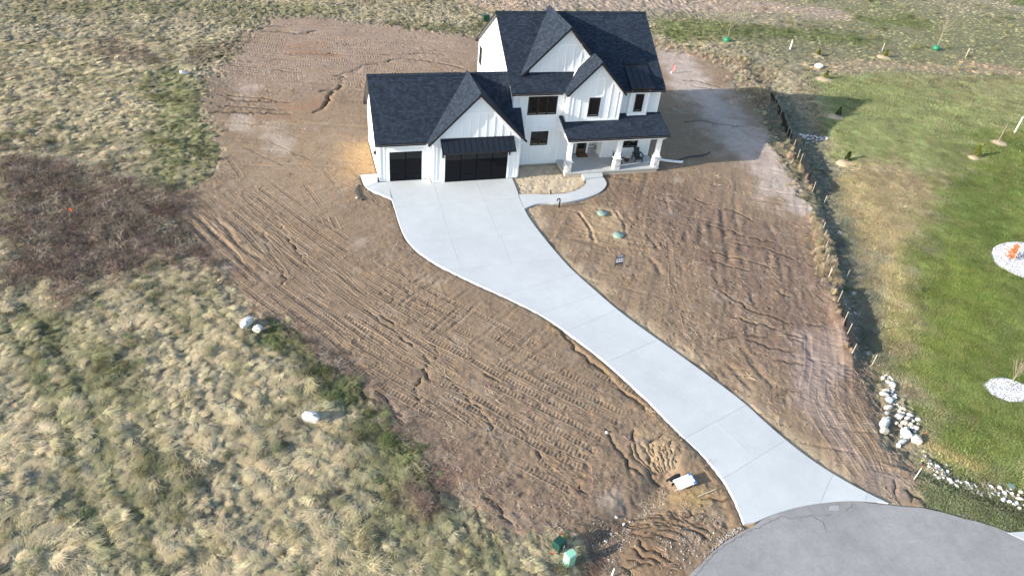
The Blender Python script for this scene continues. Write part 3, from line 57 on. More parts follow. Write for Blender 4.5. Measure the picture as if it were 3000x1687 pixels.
# ---------------- helpers
def tag(o,label=None,cat=None,group=None,kind=None):
    if label: o['label']=label
    if cat: o['category']=cat
    if group: o['group']=group
    if kind: o['kind']=kind
    return o
def link(o,parent=None):
    COL.objects.link(o)
    if parent is not None: o.parent=parent
    return o
def empty(name,loc=(0,0,0),rz=0,parent=None):
    o=bpy.data.objects.new(name,None); o.location=loc; o.rotation_euler=(0,0,rz); o.empty_display_size=.2
    return link(o,parent)
class MB:
    def __init__(s): s.v=[]; s.f=[]; s.m=[]
    def add(s,v,f,mi=0):
        n=len(s.v); s.v+= [tuple(map(float,p)) for p in v]; s.f+=[tuple(i+n for i in q) for q in f]; s.m+=[mi]*len(f); return s
    def box(s,x0,x1,y0,y1,z0,z1,mi=0):
        v=[(x,y,z) for z in (z0,z1) for y in (y0,y1) for x in (x0,x1)]
        return s.add(v,[(0,2,3,1),(4,5,7,6),(0,1,5,4),(2,6,7,3),(0,4,6,2),(1,3,7,5)],mi)
    def prism(s,poly,z0,z1,mi=0):
        n=len(poly); v=[(p[0],p[1],z0) for p in poly]+[(p[0],p[1],z1) for p in poly]
        a=sum(poly[i][0]*poly[(i+1)%n][1]-poly[(i+1)%n][0]*poly[i][1] for i in range(n))
        f=[tuple(range(n))[::-1],tuple(range(n,2*n))]+[(i,(i+1)%n,n+(i+1)%n,n+i) for i in range(n)]
        if a<0: f=[q[::-1] for q in f]
        return s.add(v,f,mi)
    def slab(s,top,off,mi=0,mside=None):
        n=len(top); v=list(top)+[tuple(np.add(p,off)) for p in top]
        s.add(v,[tuple(range(n))],mi); k=len(s.v)-2*n
        f=[tuple(range(2*n-1,n-1,-1))]+[(i,n+i,n+(i+1)%n,(i+1)%n) for i in range(n)]
        s.f+=[tuple(i+k for i in q) for q in f]; s.m+=[mi if mside is None else mside]*len(f); return s
    def tube(s,pts,r,n=6,mi=0,cap=True):
        P=[Vector(p) for p in pts]; rs=r if hasattr(r,'__len__') else [r]*len(P); rings=[]
        k0=len(s.v); ref=None
        for i,p in enumerate(P):
            t=(P[min(i+1,len(P)-1)]-P[max(i-1,0)]).normalized()
            if ref is None: ref=t.orthogonal().normalized()
            ref=(ref-t*ref.dot(t)).normalized(); b=t.cross(ref)
            for k in range(n):
                a=2*math.pi*k/n; s.v.append(tuple(p+(ref*math.cos(a)+b*math.sin(a))*rs[i]))
        for i in range(len(P)-1):
            for k in range(n):
                s.f.append((k0+i*n+k,k0+i*n+(k+1)%n,k0+(i+1)*n+(k+1)%n,k0+(i+1)*n+k)); s.m.append(mi)
        if cap:
            s.f.append(tuple(k0+k for k in range(n))[::-1]); s.f.append(tuple(k0+(len(P)-1)*n+k for k in range(n))); s.m+=[mi,mi]
        return s
    def cyl(s,c,r,z0,z1,n=20,mi=0,r2=None): return s.tube([(c[0],c[1],z0),(c[0],c[1],z1)],[r,r if r2 is None else r2],n,mi)
    def mesh(s,name,mats,uv=False,smooth=False):
        me=bpy.data.meshes.new(name); me.from_pydata(s.v,[],s.f)
        for m in (mats if isinstance(mats,(list,tuple)) else [mats]): me.materials.append(m)
        me.polygons.foreach_set('material_index',s.m)
        if smooth: me.polygons.foreach_set('use_smooth',[True]*len(s.f))
        if uv:
            l=me.uv_layers.new(name='UVMap')
            for p in me.polygons:
                n=p.normal; h=Vector((0,0,1)).cross(n)
                h=h.normalized() if h.length>1e-4 else Vector((1,0,0)); sl=n.cross(h)
                for li in p.loop_indices:
                    c=me.vertices[me.loops[li].vertex_index].co; l.data[li].uv=(c.dot(h),c.dot(sl))
        return me
    def build(s,name,mats,parent=None,uv=False,smooth=False,loc=None,rz=None):
        o=bpy.data.objects.new(name,s.mesh(name,mats,uv,smooth))
        if loc is not None: o.location=loc
        if rz is not None: o.rotation_euler=(0,0,rz)
        return link(o,parent)
UNIT={}
def ubox(name,x0,x1,y0,y1,z0,z1,mat,parent):
    """a box that shares one mesh per material with the others like it"""
    k=(name,mat.name)
    if k not in UNIT: UNIT[k]=MB().box(-.5,.5,-.5,.5,-.5,.5).mesh(name,mat)
    o=bpy.data.objects.new(name,UNIT[k]); o.location=((x0+x1)/2,(y0+y1)/2,(z0+z1)/2); o.scale=(x1-x0,y1-y0,z1-z0)
    return link(o,parent)
# ---------------- materials
def mat(name,col,rough=.7,spec=.3,metal=0,noise=None,bump=None,coords='world',sheen=0):
    """noise=(scale,amount[,scale2,amount2]) colour variation; bump=(scale,strength,distance)"""
    m=bpy.data.materials.new(name); m.use_nodes=True; N=m.node_tree.nodes; L=m.node_tree.links
    b=N['Principled BSDF']; b.inputs['Roughness'].default_value=rough; b.inputs['Specular IOR Level'].default_value=spec; b.inputs['Metallic'].default_value=metal
    b.inputs['Base Color'].default_value=(*col,1)
    if noise or bump: g=N.new('ShaderNodeNewGeometry')
    if noise:
        cur=None
        for i in range(0,len(noise),2):
            t=N.new('ShaderNodeTexNoise'); t.inputs['Scale'].default_value=noise[i]; t.inputs['Detail'].default_value=5; t.inputs['Roughness'].default_value=.6; L.new(g.outputs['Position'],t.inputs['Vector'])
            r=N.new('ShaderNodeMapRange'); r.inputs[1].default_value=.25; r.inputs[2].default_value=.75; r.inputs[3].default_value=1-noise[i+1]; r.inputs[4].default_value=1+noise[i+1]; L.new(t.outputs[0],r.inputs[0])
            v=N.new('ShaderNodeVectorMath'); v.operation='SCALE'; L.new(r.outputs[0],v.inputs['Scale'])
            if cur is None: v.inputs[0].default_value=col
            else: L.new(cur,v.inputs[0])
            cur=v.outputs[0]
        L.new(cur,b.inputs['Base Color'])
    if bump:
        t=N.new('ShaderNodeTexNoise'); t.inputs['Scale'].default_value=bump[0]; t.inputs['Detail'].default_value=6; L.new(g.outputs['Position'],t.inputs['Vector'])
        u=N.new('ShaderNodeBump'); u.inputs['Strength'].default_value=bump[1]; u.inputs['Distance'].default_value=bump[2]; L.new(t.outputs[0],u.inputs['Height']); L.new(u.outputs[0],b.inputs['Normal'])
    return m
def mat_inst(name,rough=.9,trans=0.0,spec=.1,attr='col',atype='INSTANCER',noise=None):
    m=bpy.data.materials.new(name); m.use_nodes=True; N=m.node_tree.nodes; L=m.node_tree.links
    b=N['Principled BSDF']; b.inputs['Roughness'].default_value=rough; b.inputs['Specular IOR Level'].default_value=spec
    a=N.new('ShaderNodeAttribute'); a.attribute_name=attr; a.attribute_type=atype
    out=a.outputs['Color']
    if noise:
        g=N.new('ShaderNodeNewGeometry'); t=N.new('ShaderNodeTexNoise'); t.inputs['Scale'].default_value=noise[0]; L.new(g.outputs['Position'],t.inputs['Vector'])
        r=N.new('ShaderNodeMapRange'); r.inputs[1].default_value=.25; r.inputs[2].default_value=.75; r.inputs[3].default_value=1-noise[1]; r.inputs[4].default_value=1+noise[1]; L.new(t.outputs[0],r.inputs[0])
        v=N.new('ShaderNodeVectorMath'); v.operation='SCALE'; L.new(out,v.inputs[0]); L.new(r.outputs[0],v.inputs['Scale']); out=v.outputs[0]
    L.new(out,b.inputs['Base Color'])
    if trans:
        tr=N.new('ShaderNodeBsdfTranslucent'); L.new(out,tr.inputs[0]); mx=N.new('ShaderNodeMixShader'); mx.inputs[0].default_value=trans
        L.new(b.outputs[0],mx.inputs[1]); L.new(tr.outputs[0],mx.inputs[2]); L.new(mx.outputs[0],N['Material Output'].inputs[0])
    return m
def shingle_mat():
    m=bpy.data.materials.new('asphalt_shingles'); m.use_nodes=True; N=m.node_tree.nodes; L=m.node_tree.links; b=N['Principled BSDF']
    b.inputs['Roughness'].default_value=.85; b.inputs['Specular IOR Level'].default_value=.25
    uv=N.new('ShaderNodeUVMap'); br=N.new('ShaderNodeTexBrick'); L.new(uv.outputs[0],br.inputs['Vector'])
    br.offset=.37; br.offset_frequency=2; br.squash=1.3; br.squash_frequency=3
    for k,v in (('Scale',1),('Mortar Size',.008),('Mortar Smooth',.3),('Bias',-.1),('Brick Width',.24),('Row Height',.15)): br.inputs[k].default_value=v
    br.inputs['Color1'].default_value=(.010,.017,.029,1); br.inputs['Color2'].default_value=(.026,.038,.060,1); br.inputs['Mortar'].default_value=(.005,.007,.011,1)
    t=N.new('ShaderNodeTexNoise'); t.inputs['Scale'].default_value=1.3; t.inputs['Detail'].default_value=8; t.inputs['Roughness'].default_value=.7; L.new(uv.outputs[0],t.inputs['Vector'])
    r=N.new('ShaderNodeMapRange'); r.inputs[1].default_value=.3; r.inputs[2].default_value=.7; r.inputs[3].default_value=.75; r.inputs[4].default_value=1.25; L.new(t.outputs[0],r.inputs[0])
    v=N.new('ShaderNodeVectorMath'); v.operation='SCALE'; L.new(br.outputs[0],v.inputs[0]); L.new(r.outputs[0],v.inputs['Scale']); L.new(v.outputs[0],b.inputs['Base Color'])
    # each course rises towards its lower edge
    sp=N.new('ShaderNodeSeparateXYZ'); L.new(uv.outputs[0],sp.inputs[0]); d=N.new('ShaderNodeMath'); d.operation='DIVIDE'; d.inputs[1].default_value=.15; L.new(sp.outputs[1],d.inputs[0])
    fr=N.new('ShaderNodeMath'); fr.operation='FRACT'; L.new(d.outputs[0],fr.inputs[0]); iv=N.new('ShaderNodeMath'); iv.operation='SUBTRACT'; iv.inputs[0].default_value=1; L.new(fr.outputs[0],iv.inputs[1])
    u=N.new('ShaderNodeBump'); u.inputs['Strength'].default_value=.6; u.inputs['Distance'].default_value=.012; L.new(iv.outputs[0],u.inputs['Height']); L.new(u.outputs[0],b.inputs['Normal'])
    return m
M={}
M['shingle']=shingle_mat()
M['siding']=mat('white_siding',(.74,.77,.80),.55,.3,noise=(.7,.02,30,.015))
M['trim']=mat('white_trim',(.80,.82,.84),.5,.35,noise=(3,.015))
M['black']=mat('black_trim',(.012,.013,.016),.45,.4)
M['metalroof']=mat('black_metal_roof',(.014,.018,.026),.38,.5,metal=.2,noise=(2,.1))
M['gdoor']=mat('black_garage_door',(.006,.007,.010),.75,.12,noise=(6,.1))
M['glass']=mat('window_glass',(.008,.009,.011),.05,.35)
M['screen']=mat('window_screen',(.03,.032,.034),.35,.4)
M['concrete']=mat('new_concrete',(.435,.455,.462),.8,.25,noise=(.16,.09,1.1,.05,5,.03,40,.05),bump=(120,.15,.002))
_n=M['concrete'].node_tree;_oi=_n.nodes.new('ShaderNodeObjectInfo');_mr=_n.nodes.new('ShaderNodeMapRange');_mr.inputs[3].default_value=.98;_mr.inputs[4].default_value=1.02;_n.links.new(_oi.outputs['Random'],_mr.inputs[0])
_b=_n.nodes['Principled BSDF'];_src=_b.inputs['Base Color'].links[0].from_socket;_vm=_n.nodes.new('ShaderNodeVectorMath');_vm.operation='SCALE';_n.links.new(_src,_vm.inputs[0]);_n.links.new(_mr.outputs[0],_vm.inputs['Scale']);_n.links.new(_vm.outputs[0],_b.inputs['Base Color'])
M['concrete2']=mat('porch_concrete',(.42,.43,.43),.8,.25,noise=(.8,.06,6,.04),bump=(90,.15,.002))
M['foundation']=mat('foundation_concrete',(.42,.38,.32),.9,.2,noise=(1.5,.1,12,.08))
M['stone']=mat_inst('ledge_stone',.85,attr='tone',atype='GEOMETRY',noise=(14,.12))
M['mortar']=mat('mortar',(.24,.24,.245),.95,.1)
M['doorwood']=mat('brown_door',(.09,.055,.035),.5,.4,noise=(8,.2))
M['coir']=mat('coir_mat',(.23,.10,.045),.95,.05,noise=(40,.2))
M['rubber']=mat('black_rubber',(.012,.012,.013),.7,.3)
M['chair']=mat('black_poly_lumber',(.022,.027,.03),.55,.35)
M['barrel']=mat('brown_barrel',(.07,.035,.022),.6,.3,noise=(10,.2))
M['tabletop']=mat('white_table_top',(.72,.70,.66),.6,.3)
M['pipe']=mat('black_pipe',(.012,.013,.014),.4,.5)
M['asphalt']=mat('asphalt',(.25,.246,.243),.92,.2,noise=(.3,.16,1.6,.10,7,.09,22,.14),bump=(90,.5,.006))
M['crack']=mat('asphalt_crack',(.14,.135,.13),.95,.1)
M['patch']=mat('grey_patch',(.30,.305,.31),.9,.2,noise=(6,.1))
M['galv']=mat('grey_metal',(.35,.36,.36),.4,.5,metal=.5)
M['rock']=mat_inst('boulder_stone',.9,attr='rockcol',atype='OBJECT',noise=(7,.4))
M['wood']=mat('weathered_wood',(.40,.36,.30),.85,.15,noise=(12,.2))
M['pvc']=mat('white_pvc',(.82,.82,.80),.4,.4)
M['greenlid']=mat('green_lid',(.17,.25,.22),.55,.35,noise=(3,.12,15,.08))
M['dgreen']=mat('dark_green_paint',(.008,.045,.033),.4,.45,noise=(3,.1))
M['lgreen']=mat('pale_green_paint',(.24,.50,.36),.5,.4,noise=(3,.06,14,.05))
M['sticker']=mat('yellow_sticker',(.55,.53,.22),.6,.2)
M['white']=mat('white_board',(.80,.81,.82),.5,.3)
M['blue']=mat('blue_print',(.02,.13,.42),.5,.3)
M['navy']=mat('navy_print',(.012,.02,.065),.5,.3)
M['ink']=mat('dark_ink',(.02,.025,.05),.6,.2)
M['fabric']=mat('silt_fabric',(.012,.014,.017),.8,.2,noise=(4,.2))
M['orange']=mat('orange_flag',(.75,.12,.04),.6,.2)
M['pink']=mat('pink_flag',(.72,.19,.17),.6,.2)
M['red']=mat('red_flag',(.5,.06,.035),.6,.2)
M['yellow']=mat('yellow_flag',(.75,.6,.05),.6,.2)
M['bark']=mat('sapling_bark',(.27,.23,.18),.85,.1,noise=(20,.15))
M['bag']=mat('green_water_bag',(.015,.17,.09),.5,.35,noise=(4,.15))
M['mulch']=mat('pale_wood_chips',(.43,.33,.22),.95,.05,noise=(5,.15,30,.25),bump=(30,.8,.02))
M['gravelbase']=mat('grey_gravel',(.33,.34,.36),.9,.2,noise=(18,.25,60,.3),bump=(40,1,.02))
M['gravel']=mat_inst('gravel_stone',.85,spec=.2)
M['grass']=mat_inst('dry_grass_blades',.8,.30)
M['lawnblade']=mat_inst('lawn_blades',.75,.3)
M['twig']=mat_inst('twigs',.85)
M['clod']=mat_inst('soil_clods',.95,noise=(20,.12))
M['needles']=mat('orange_dead_needles',(.50,.17,.05),.8,.1,noise=(12,.25))
M['evergreen']=mat('olive_evergreen',(.11,.12,.02),.8,.1,noise=(15,.3))
M['darkevergreen']=mat('dark_evergreen',(.025,.045,.018),.8,.1,noise=(15,.3))
# ---------------- noise and the terrain grid
def _hash(ix,iy,seed):
    n=(ix.astype(np.int64)*374761393+iy.astype(np.int64)*668265263+seed*974711)&0x7fffffff
    n=((n^(n>>13))*1274126177)&0x7fffffff
    return ((n^(n>>16))&0xffff)/65535.0
def vn(x,y,seed=0):
    ix=np.floor(x);iy=np.floor(y);fx=x-ix;fy=y-iy;fx=fx*fx*fx*(fx*(fx*6-15)+10);fy=fy*fy*fy*(fy*(fy*6-15)+10)
    a=_hash(ix,iy,seed);b=_hash(ix+1,iy,seed);c=_hash(ix,iy+1,seed);d=_hash(ix+1,iy+1,seed)
    return (a+(b-a)*fx)*(1-fy)+(c+(d-c)*fx)*fy
def fbm(x,y,o=4,seed=0,g=.5):
    s=0;a=1;t=0
    for i in range(o):
        s=s+a*vn(x*2**i+i*17.3,y*2**i-i*9.1,seed+i);t+=a;a*=g
    return s/t*2-1
def sstep(a,b,x):
    t=np.clip((x-a)/(b-a),0,1); return t*t*(3-2*t)
def seg_axis(*parts):
    out=[]
    for a,b,d in parts: out+=list(np.linspace(a,b,max(2,int(round((b-a)/d)))+1)[:-1])
    return np.array(out+[parts[-1][1]])
GX=seg_axis((-400,-60,40),(-60,-46,1),(-46,-20,.14),(-20,25,.078),(25,45,.13),(45,114,.35),(114,140,2),(140,500,45))
GY=seg_axis((-300,-60,40),(-60,-39,1.5),(-39,10,.078),(10,34,.115),(34,58,.25),(58,90,2),(90,600,51))
NX,NY=len(GX),len(GY)
CX=np.arange(-60,142,.4); CY=np.arange(-62,92,.4)
def interp2(ax,ay,Z,x,y):
    x=np.clip(x,ax[0],ax[-1]-1e-6);y=np.clip(y,ay[0],ay[-1]-1e-6)
    i=np.clip(np.searchsorted(ax,x,side='right')-1,0,len(ax)-2);j=np.clip(np.searchsorted(ay,y,side='right')-1,0,len(ay)-2)
    fx=(x-ax[i])/(ax[i+1]-ax[i]);fy=(y-ay[j])/(ay[j+1]-ay[j])
    return (Z[j,i]*(1-fx)+Z[j,i+1]*fx)*(1-fy)+(Z[j+1,i]*(1-fx)+Z[j+1,i+1]*fx)*fy
def sdf(poly,x,y):
    P=np.array(poly);d=np.full(x.shape,1e18);ins=np.zeros(x.shape,bool)
    for (ax,ay),(bx,by) in zip(P,np.roll(P,-1,0)):
        ex,ey=bx-ax,by-ay;wx,wy=x-ax,y-ay;t=np.clip((wx*ex+wy*ey)/(ex*ex+ey*ey+1e-12),0,1)
        d=np.minimum(d,(wx-ex*t)**2+(wy-ey*t)**2)
        c=((ay<=y)!=(by<=y))&(x<(bx-ax)*(y-ay)/((by-ay)+1e-12)+ax);ins^=c
    d=np.sqrt(d);return np.where(ins,-d,d)
CXX,CYY=np.meshgrid(CX,CY)
def sdfg(poly): return sdf(poly,CXX,CYY)
def poly_dist(pts,x,y):
    """distance to a polyline, arclength of the nearest point and the signed side"""
    best=np.full(x.shape,1e18);ss=np.zeros(x.shape);sg=np.zeros(x.shape);acc=0
    for (ax,ay),(bx,by) in zip(pts[:-1],pts[1:]):
        ex,ey=bx-ax,by-ay;L=math.hypot(ex,ey)+1e-9;wx,wy=x-ax,y-ay;t=np.clip((wx*ex+wy*ey)/(L*L),0,1)
        d=(wx-ex*t)**2+(wy-ey*t)**2;m=d<best;best=np.where(m,d,best);ss=np.where(m,acc+t*L,ss);sg=np.where(m,(ex*wy-ey*wx)/L,sg);acc+=L
    return np.sqrt(best),ss,sg,acc
def window_idx(pts,pad):
    P=np.array(pts);i0=np.searchsorted(GX,P[:,0].min()-pad);i1=np.searchsorted(GX,P[:,0].max()+pad);j0=np.searchsorted(GY,P[:,1].min()-pad);j1=np.searchsorted(GY,P[:,1].max()+pad)
    return slice(max(j0-1,0),min(j1+1,NY)),slice(max(i0-1,0),min(i1+1,NX))
# ---------------- ground: one sheet, relief and soil / grass colours
ROADC=(10.45,-45.41);ROADR=13.23
def blend(base,patches):
    C=np.broadcast_to(np.array(base,float),CXX.shape+(3,)).copy()
    for pts,r,c,s in patches:
        pts=pts if len(pts)>1 else [pts[0],(pts[0][0]+.01,pts[0][1])]
        P=np.array(pts);i0,i1=np.searchsorted(CX,[P[:,0].min()-3*r,P[:,0].max()+3*r]);j0,j1=np.searchsorted(CY,[P[:,1].min()-3*r,P[:,1].max()+3*r])
        x,y=CXX[j0:j1,i0:i1],CYY[j0:j1,i0:i1]
        if x.size==0: continue
        d=poly_dist(pts,x+1.1*fbm(x*.5,y*.5,3,31)*min(r,2),y+1.1*fbm(x*.5,y*.5,3,57)*min(r,2))[0]
        k=(s*(1-sstep(.35*r,1.45*r,d+.35*r*fbm(x*1.3,y*1.3,3,59))))[...,None];C[j0:j1,i0:i1]=C[j0:j1,i0:i1]*(1-k)+np.array(c)*k
    return C
COLD=blend((.222,.160,.108),DPATCH)
s_dirt=sdfg(DIRT);s_lawn=sdfg(LAWN);s_pale=sdfg(PALELAWN);s_that=sdfg(THATCH);s_verge=sdfg(ROADVERGE);s_bram=sdfg(BRAMBLE);s_bed=sdfg(BED)
nA=fbm(CXX*.9,CYY*.9,4,5);nB=fbm(CXX*.28,CYY*.28,4,9)
VB=np.broadcast_to(np.array((.37,.325,.225)),CXX.shape+(3,)).copy()
def mixin(C,c,k): k=np.clip(k,0,1)[...,None]; return C*(1-k)+np.array(c)*k
VB=mixin(VB,(.20,.195,.105),.45*sstep(.15,.6,nB+.35*nA))
VB=mixin(VB,(.43,.375,.27),.6*sstep(.05,.5,-nB))
VB=mixin(VB,(.28,.305,.14),1-sstep(-1.2,1.2,s_pale+nA*1.2)); VB=mixin(VB,(.40,.335,.195),(1-sstep(-1.0,1.0,s_that+nA*1.5)))
VB=mixin(VB,(.185,.228,.07),(1-sstep(-1.6,2.2,s_lawn+nA*2.6+.8*nB))); VB=mixin(VB,(.175,.195,.10),(1-sstep(-.3,.5,s_verge+nA*.5)))
def blend_on(C,patches):
    B=blend((0,0,0),[]);A=np.zeros(CXX.shape)
    for p in patches:
        k=blend((0,0,0),[(p[0],p[1],(1,1,1),p[3])])[...,0]; C=C*(1-k[...,None])+np.array(p[2])*k[...,None]
    return C
COLV=blend_on(VB,VPATCH)
def at_c(Z,x,y):
    if Z.ndim==3: return np.stack([interp2(CX,CY,Z[...,k],x,y) for k in range(3)],-1)
    return interp2(CX,CY,Z,x,y)
HX,HY=np.meshgrid(GX,GY)
edge=.55*fbm(HX*.8,HY*.8,4,3)+.35*fbm(HX*3,HY*3,2,8)
m_dirt=1-sstep(-.25,.35,at_c(s_dirt,HX,HY)+edge*(1.4+1.6*sstep(6,16,HY)))
m_grass_short=1-sstep(-.5,.5,np.minimum(np.minimum(at_c(s_lawn,HX,HY),at_c(s_pale,HX,HY)),np.minimum(at_c(s_that,HX,HY),at_c(s_verge,HX,HY)))+edge)
m_field=(1-m_dirt)*(1-m_grass_short)
H=np.full(HX.shape,-.09)
H+=.05*fbm(HX*.12,HY*.12,3,2)
# matted tussocks in the long grass, fading out far away where the grid is coarse
lod=1-sstep(48,70,HX)
bump=fbm(HX*.75+.6*fbm(HX*.3,HY*.3,2,71),HY*.75+.6*fbm(HX*.3,HY*.3,2,72),3,11)
H+=m_field*lod*(.08*bump+.15*fbm(HX*1.9+bump*.6,HY*1.9-bump*.6,2,13)+.10*fbm(HX*3.6,HY*3.6,2,16)-.02)
H+=m_grass_short*(.02*fbm(HX*1.2,HY*1.2,3,14)+.012*fbm(HX*5,HY*5,1,15))
for tp in ([(-25.97,-10.56),(-23.26,-15.68),(-20.86,-20.58),(-18.73,-25.59),(-17.28,-29.46)],[(-26.83,-11.82),(-24.94,-15.37),(-22.37,-20.53),(-20.27,-25.46),(-18.88,-29.1)]):
    dd=poly_dist(tp,HX+.25*fbm(HX*.6,HY*.6,2,17),HY)[0];H-=.07*m_field*np.exp(-(dd/.36)**2)
# bare soil: clods and smears
rough=.6+.5*fbm(HX*.22,HY*.22,2,21)+.6*(1-sstep(1.5,5,poly_dist([(-2,-27),(2,-29.5),(5,-31.5)],HX,HY)[0]))+.5*(1-sstep(2,9,poly_dist([(14,-6),(19,-14),(16,-24)],HX,HY)[0]))
H+=m_dirt*(.022*rough*fbm(HX*2.2,HY*2.2,3,22)+.026*rough*fbm(HX*6.0,HY*6.0,2,23))
pits=fbm(HX*3.1,HY*3.1,2,41); H-=m_dirt*.045*rough*sstep(.42,.62,pits)*(fbm(HX*.35,HY*.35,2,42)>-.05)
# a long, slightly rolling grain left by the dozer, running with the lot
for pts,wd,dp in GROOVES:
    sl=window_idx(pts,wd*4);x,y=HX[sl],HY[sl];d,s,sg,L=poly_dist(pts,x+.16*fbm(x*.9,y*.9,3,61),y+.16*fbm(x*.9,y*.9,3,62))
    e=sstep(-.01,.6,s)*(1-sstep(L-.6,L+.01,s));v=.35+.65*sstep(-.5,.3,fbm(x*.8,y*.8,2,63))
    H[sl]+=.4*e*v*m_dirt[sl]*dp*(-1.0*np.exp(-(d/(wd*.5))**2)+.55*np.exp(-((d-wd*1.0)/(wd*.5))**2))
# grain of the graded soil: furrows and drag lines along the machine's runs
def streak(ux,uy,fa,fl,seed,o=3):
    n_=math.hypot(ux,uy);ux,uy=ux/n_,uy/n_;wx=HX+.5*fbm(HX*.25,HY*.25,2,seed+5);return fbm((wx*uy-HY*ux)*fa,(wx*ux+HY*uy)*fl,o,seed)
drv=np.interp(HY,[q[1] for q in DL][::-1],[q[0] for q in DL][::-1])+3.0
wR=sstep(0,2,HX-drv)*(1-sstep(-3,6,HY));wL=(1-sstep(-2,0,HX-drv))*(1-sstep(-1,5,HY));wU=sstep(-1,5,HY)
H+=m_dirt*wR*(.045*streak(.55,.83,1.25,.10,401)+.022*streak(.50,.87,3.4,.3,402)-.05*sstep(.28,.5,streak(.90,-.44,2.0,.16,403))*sstep(-.2,.2,fbm(HX*.3,HY*.3,2,404)))
cor=np.exp(-(poly_dist([(-17,-1),(-12,-9),(-6,-17),(2,-26)],HX,HY)[0]/3.2)**2)
H+=m_dirt*wL*(cor*(.040*streak(.57,-.82,1.6,.10,411)+.02*streak(.57,-.82,4,.3,412))+(1-cor)*(.026*streak(.81,.59,2.3,.16,413)+.018*streak(.81,.59,5,.5,414)))
H+=m_dirt*wU*(.022*streak(.96,-.22,2.6,.16,421)+.015*streak(.96,-.22,6,.5,422)-.05*sstep(.34,.5,streak(.97,-.22,1.5,.10,423))*(HX<8))
# swale beside the silt fence, road ditch and culvert hollow
dd,ss,sg,L=poly_dist(DITCH,at_c(CXX,HX,HY),HY)
side=np.where(sg>0,dd,-dd)                      # + on the lawn side
kk=sstep(0,5,ss)*(1-.55*sstep(L-16,L-8,ss))
depth=.52*kk*np.where(side<0,1-sstep(.5,1.5,-side),1-sstep(.9,4.2,side))
H-=depth
dd,ss,sg,L=poly_dist(CULV,HX,HY);H-=.42*np.exp(-(dd/.75)**2)
H+=.22*np.exp(-(((HX-6.0)/1.0)**2+((HY+28.0)/1.1)**2))
# banked fill along the lower silt fence
dd,ss,sg,L=poly_dist(FENCE3,HX,HY);H+=.22*np.exp(-((dd-.25)/.5)**2)*(sg<0.05)*sstep(-.2,.5,ss)
# trench next to the drive edge
dd,ss,sg,L=poly_dist(DL,HX,HY);H-=np.where(HY<-18,.05,.02)*np.exp(-((dd-.1)/.13)**2)
DLOW=[p for p in DL if p[1]<-17.5];dl,_,_,_=poly_dist(DLOW,HX,HY);dr,_,_,_=poly_dist(DR,HX,HY)
# carve the ground under slabs, road and house
H=H.copy()
WALK=WALKI+WALKO[::-1];HOUSEF=[(-4.8,.7),(-.9,.7),(-.9,.1),(5.7,.1),(5.7,2.05),(9.75,2.05),(9.75,-.2),(17.85,-.2),(17.85,13.2),(5.7,13.2),(5.7,7.4),(-4.8,7.4)]
DRIVE=[(-4.25,.55),(5.3,.0)]+DR+[(14.3,-32.8),(12.1,-32.45),(10,-32.25),(8.5,-32.35)]+DL[::-1]
for poly in (DRIVE,APRON,WALK,HOUSEF):
    sl=window_idx(poly,.5);q=sdf(poly,HX[sl],HY[sl]);H[sl]=np.where(q<.03,np.minimum(H[sl],-.24),np.minimum(H[sl],-.035+.3*np.maximum(q,0)))
H0=H.copy()          # surface before the prints and rills are pressed in
def centreline(P,ds,wobf,wamp):
    P=[tuple(q) for q in P]
    for _ in range(2): P=[P[0]]+[q for a_,b_ in zip(P[:-1],P[1:]) for q in ((a_[0]*.75+b_[0]*.25,a_[1]*.75+b_[1]*.25),(a_[0]*.25+b_[0]*.75,a_[1]*.25+b_[1]*.75))]+[P[-1]]
    P=np.array(P);c_=np.concatenate([[0],np.cumsum(np.hypot(*np.diff(P,axis=0).T))]);L_=c_[-1];n_=max(6,int(L_/ds));s_=np.linspace(0,L_,n_)
    cx_,cy_=np.interp(s_,c_,P[:,0]),np.interp(s_,c_,P[:,1]);tx,ty=np.gradient(cx_),np.gradient(cy_);ln=np.hypot(tx,ty)+1e-9
    wob=wamp*fbm(s_*wobf,s_*0+P[0,0],3,300)*np.interp(s_,[0,.4,L_-.4,L_],[0,1,1,0]);return np.stack([cx_-ty/ln*wob,cy_+tx/ln*wob],-1)
TLINE=[centreline(q[0],.048,.4,.12) for q in TREADS];RLINE=[centreline(q[0],.055,1.9,.24) for q in RILLS]
for (pts,wd,per,amp),Pl in zip(TREADS,TLINE):
    sl=window_idx(Pl,wd);d,s,sg,L=poly_dist([tuple(q) for q in Pl[::12]]+[tuple(Pl[-1])],HX[sl],HY[sl]);H[sl]-=.07*(1-sstep(wd*.36,wd*.5,d))*m_dirt[sl]*np.clip(np.minimum(s-.15,L-.15-s)/.3,0,1)
for (pts,wd,dp),Pl in zip(RILLS,RLINE):
    up=Pl[:,1].mean()>8;wd=min(wd*2.0,.5) if up else min(wd,.26);dp=min(dp,.2) if up else min(dp,.10);sl=window_idx(Pl,wd*2);d,s,sg,L=poly_dist([tuple(q) for q in Pl[::3]]+[tuple(Pl[-1])],HX[sl],HY[sl]);H[sl]-=(dp+.03)*(1-sstep(wd*.28,wd*.62,d))*np.clip(np.minimum(s-.1,L-.1-s)/.3,0,1)
q=np.hypot(HX-ROADC[0],HY-ROADC[1])-ROADR;H=np.where(q<-.15,np.minimum(H,-.25),np.where(q<.5,np.minimum(H,-.07+.1*np.maximum(q,0)),H))
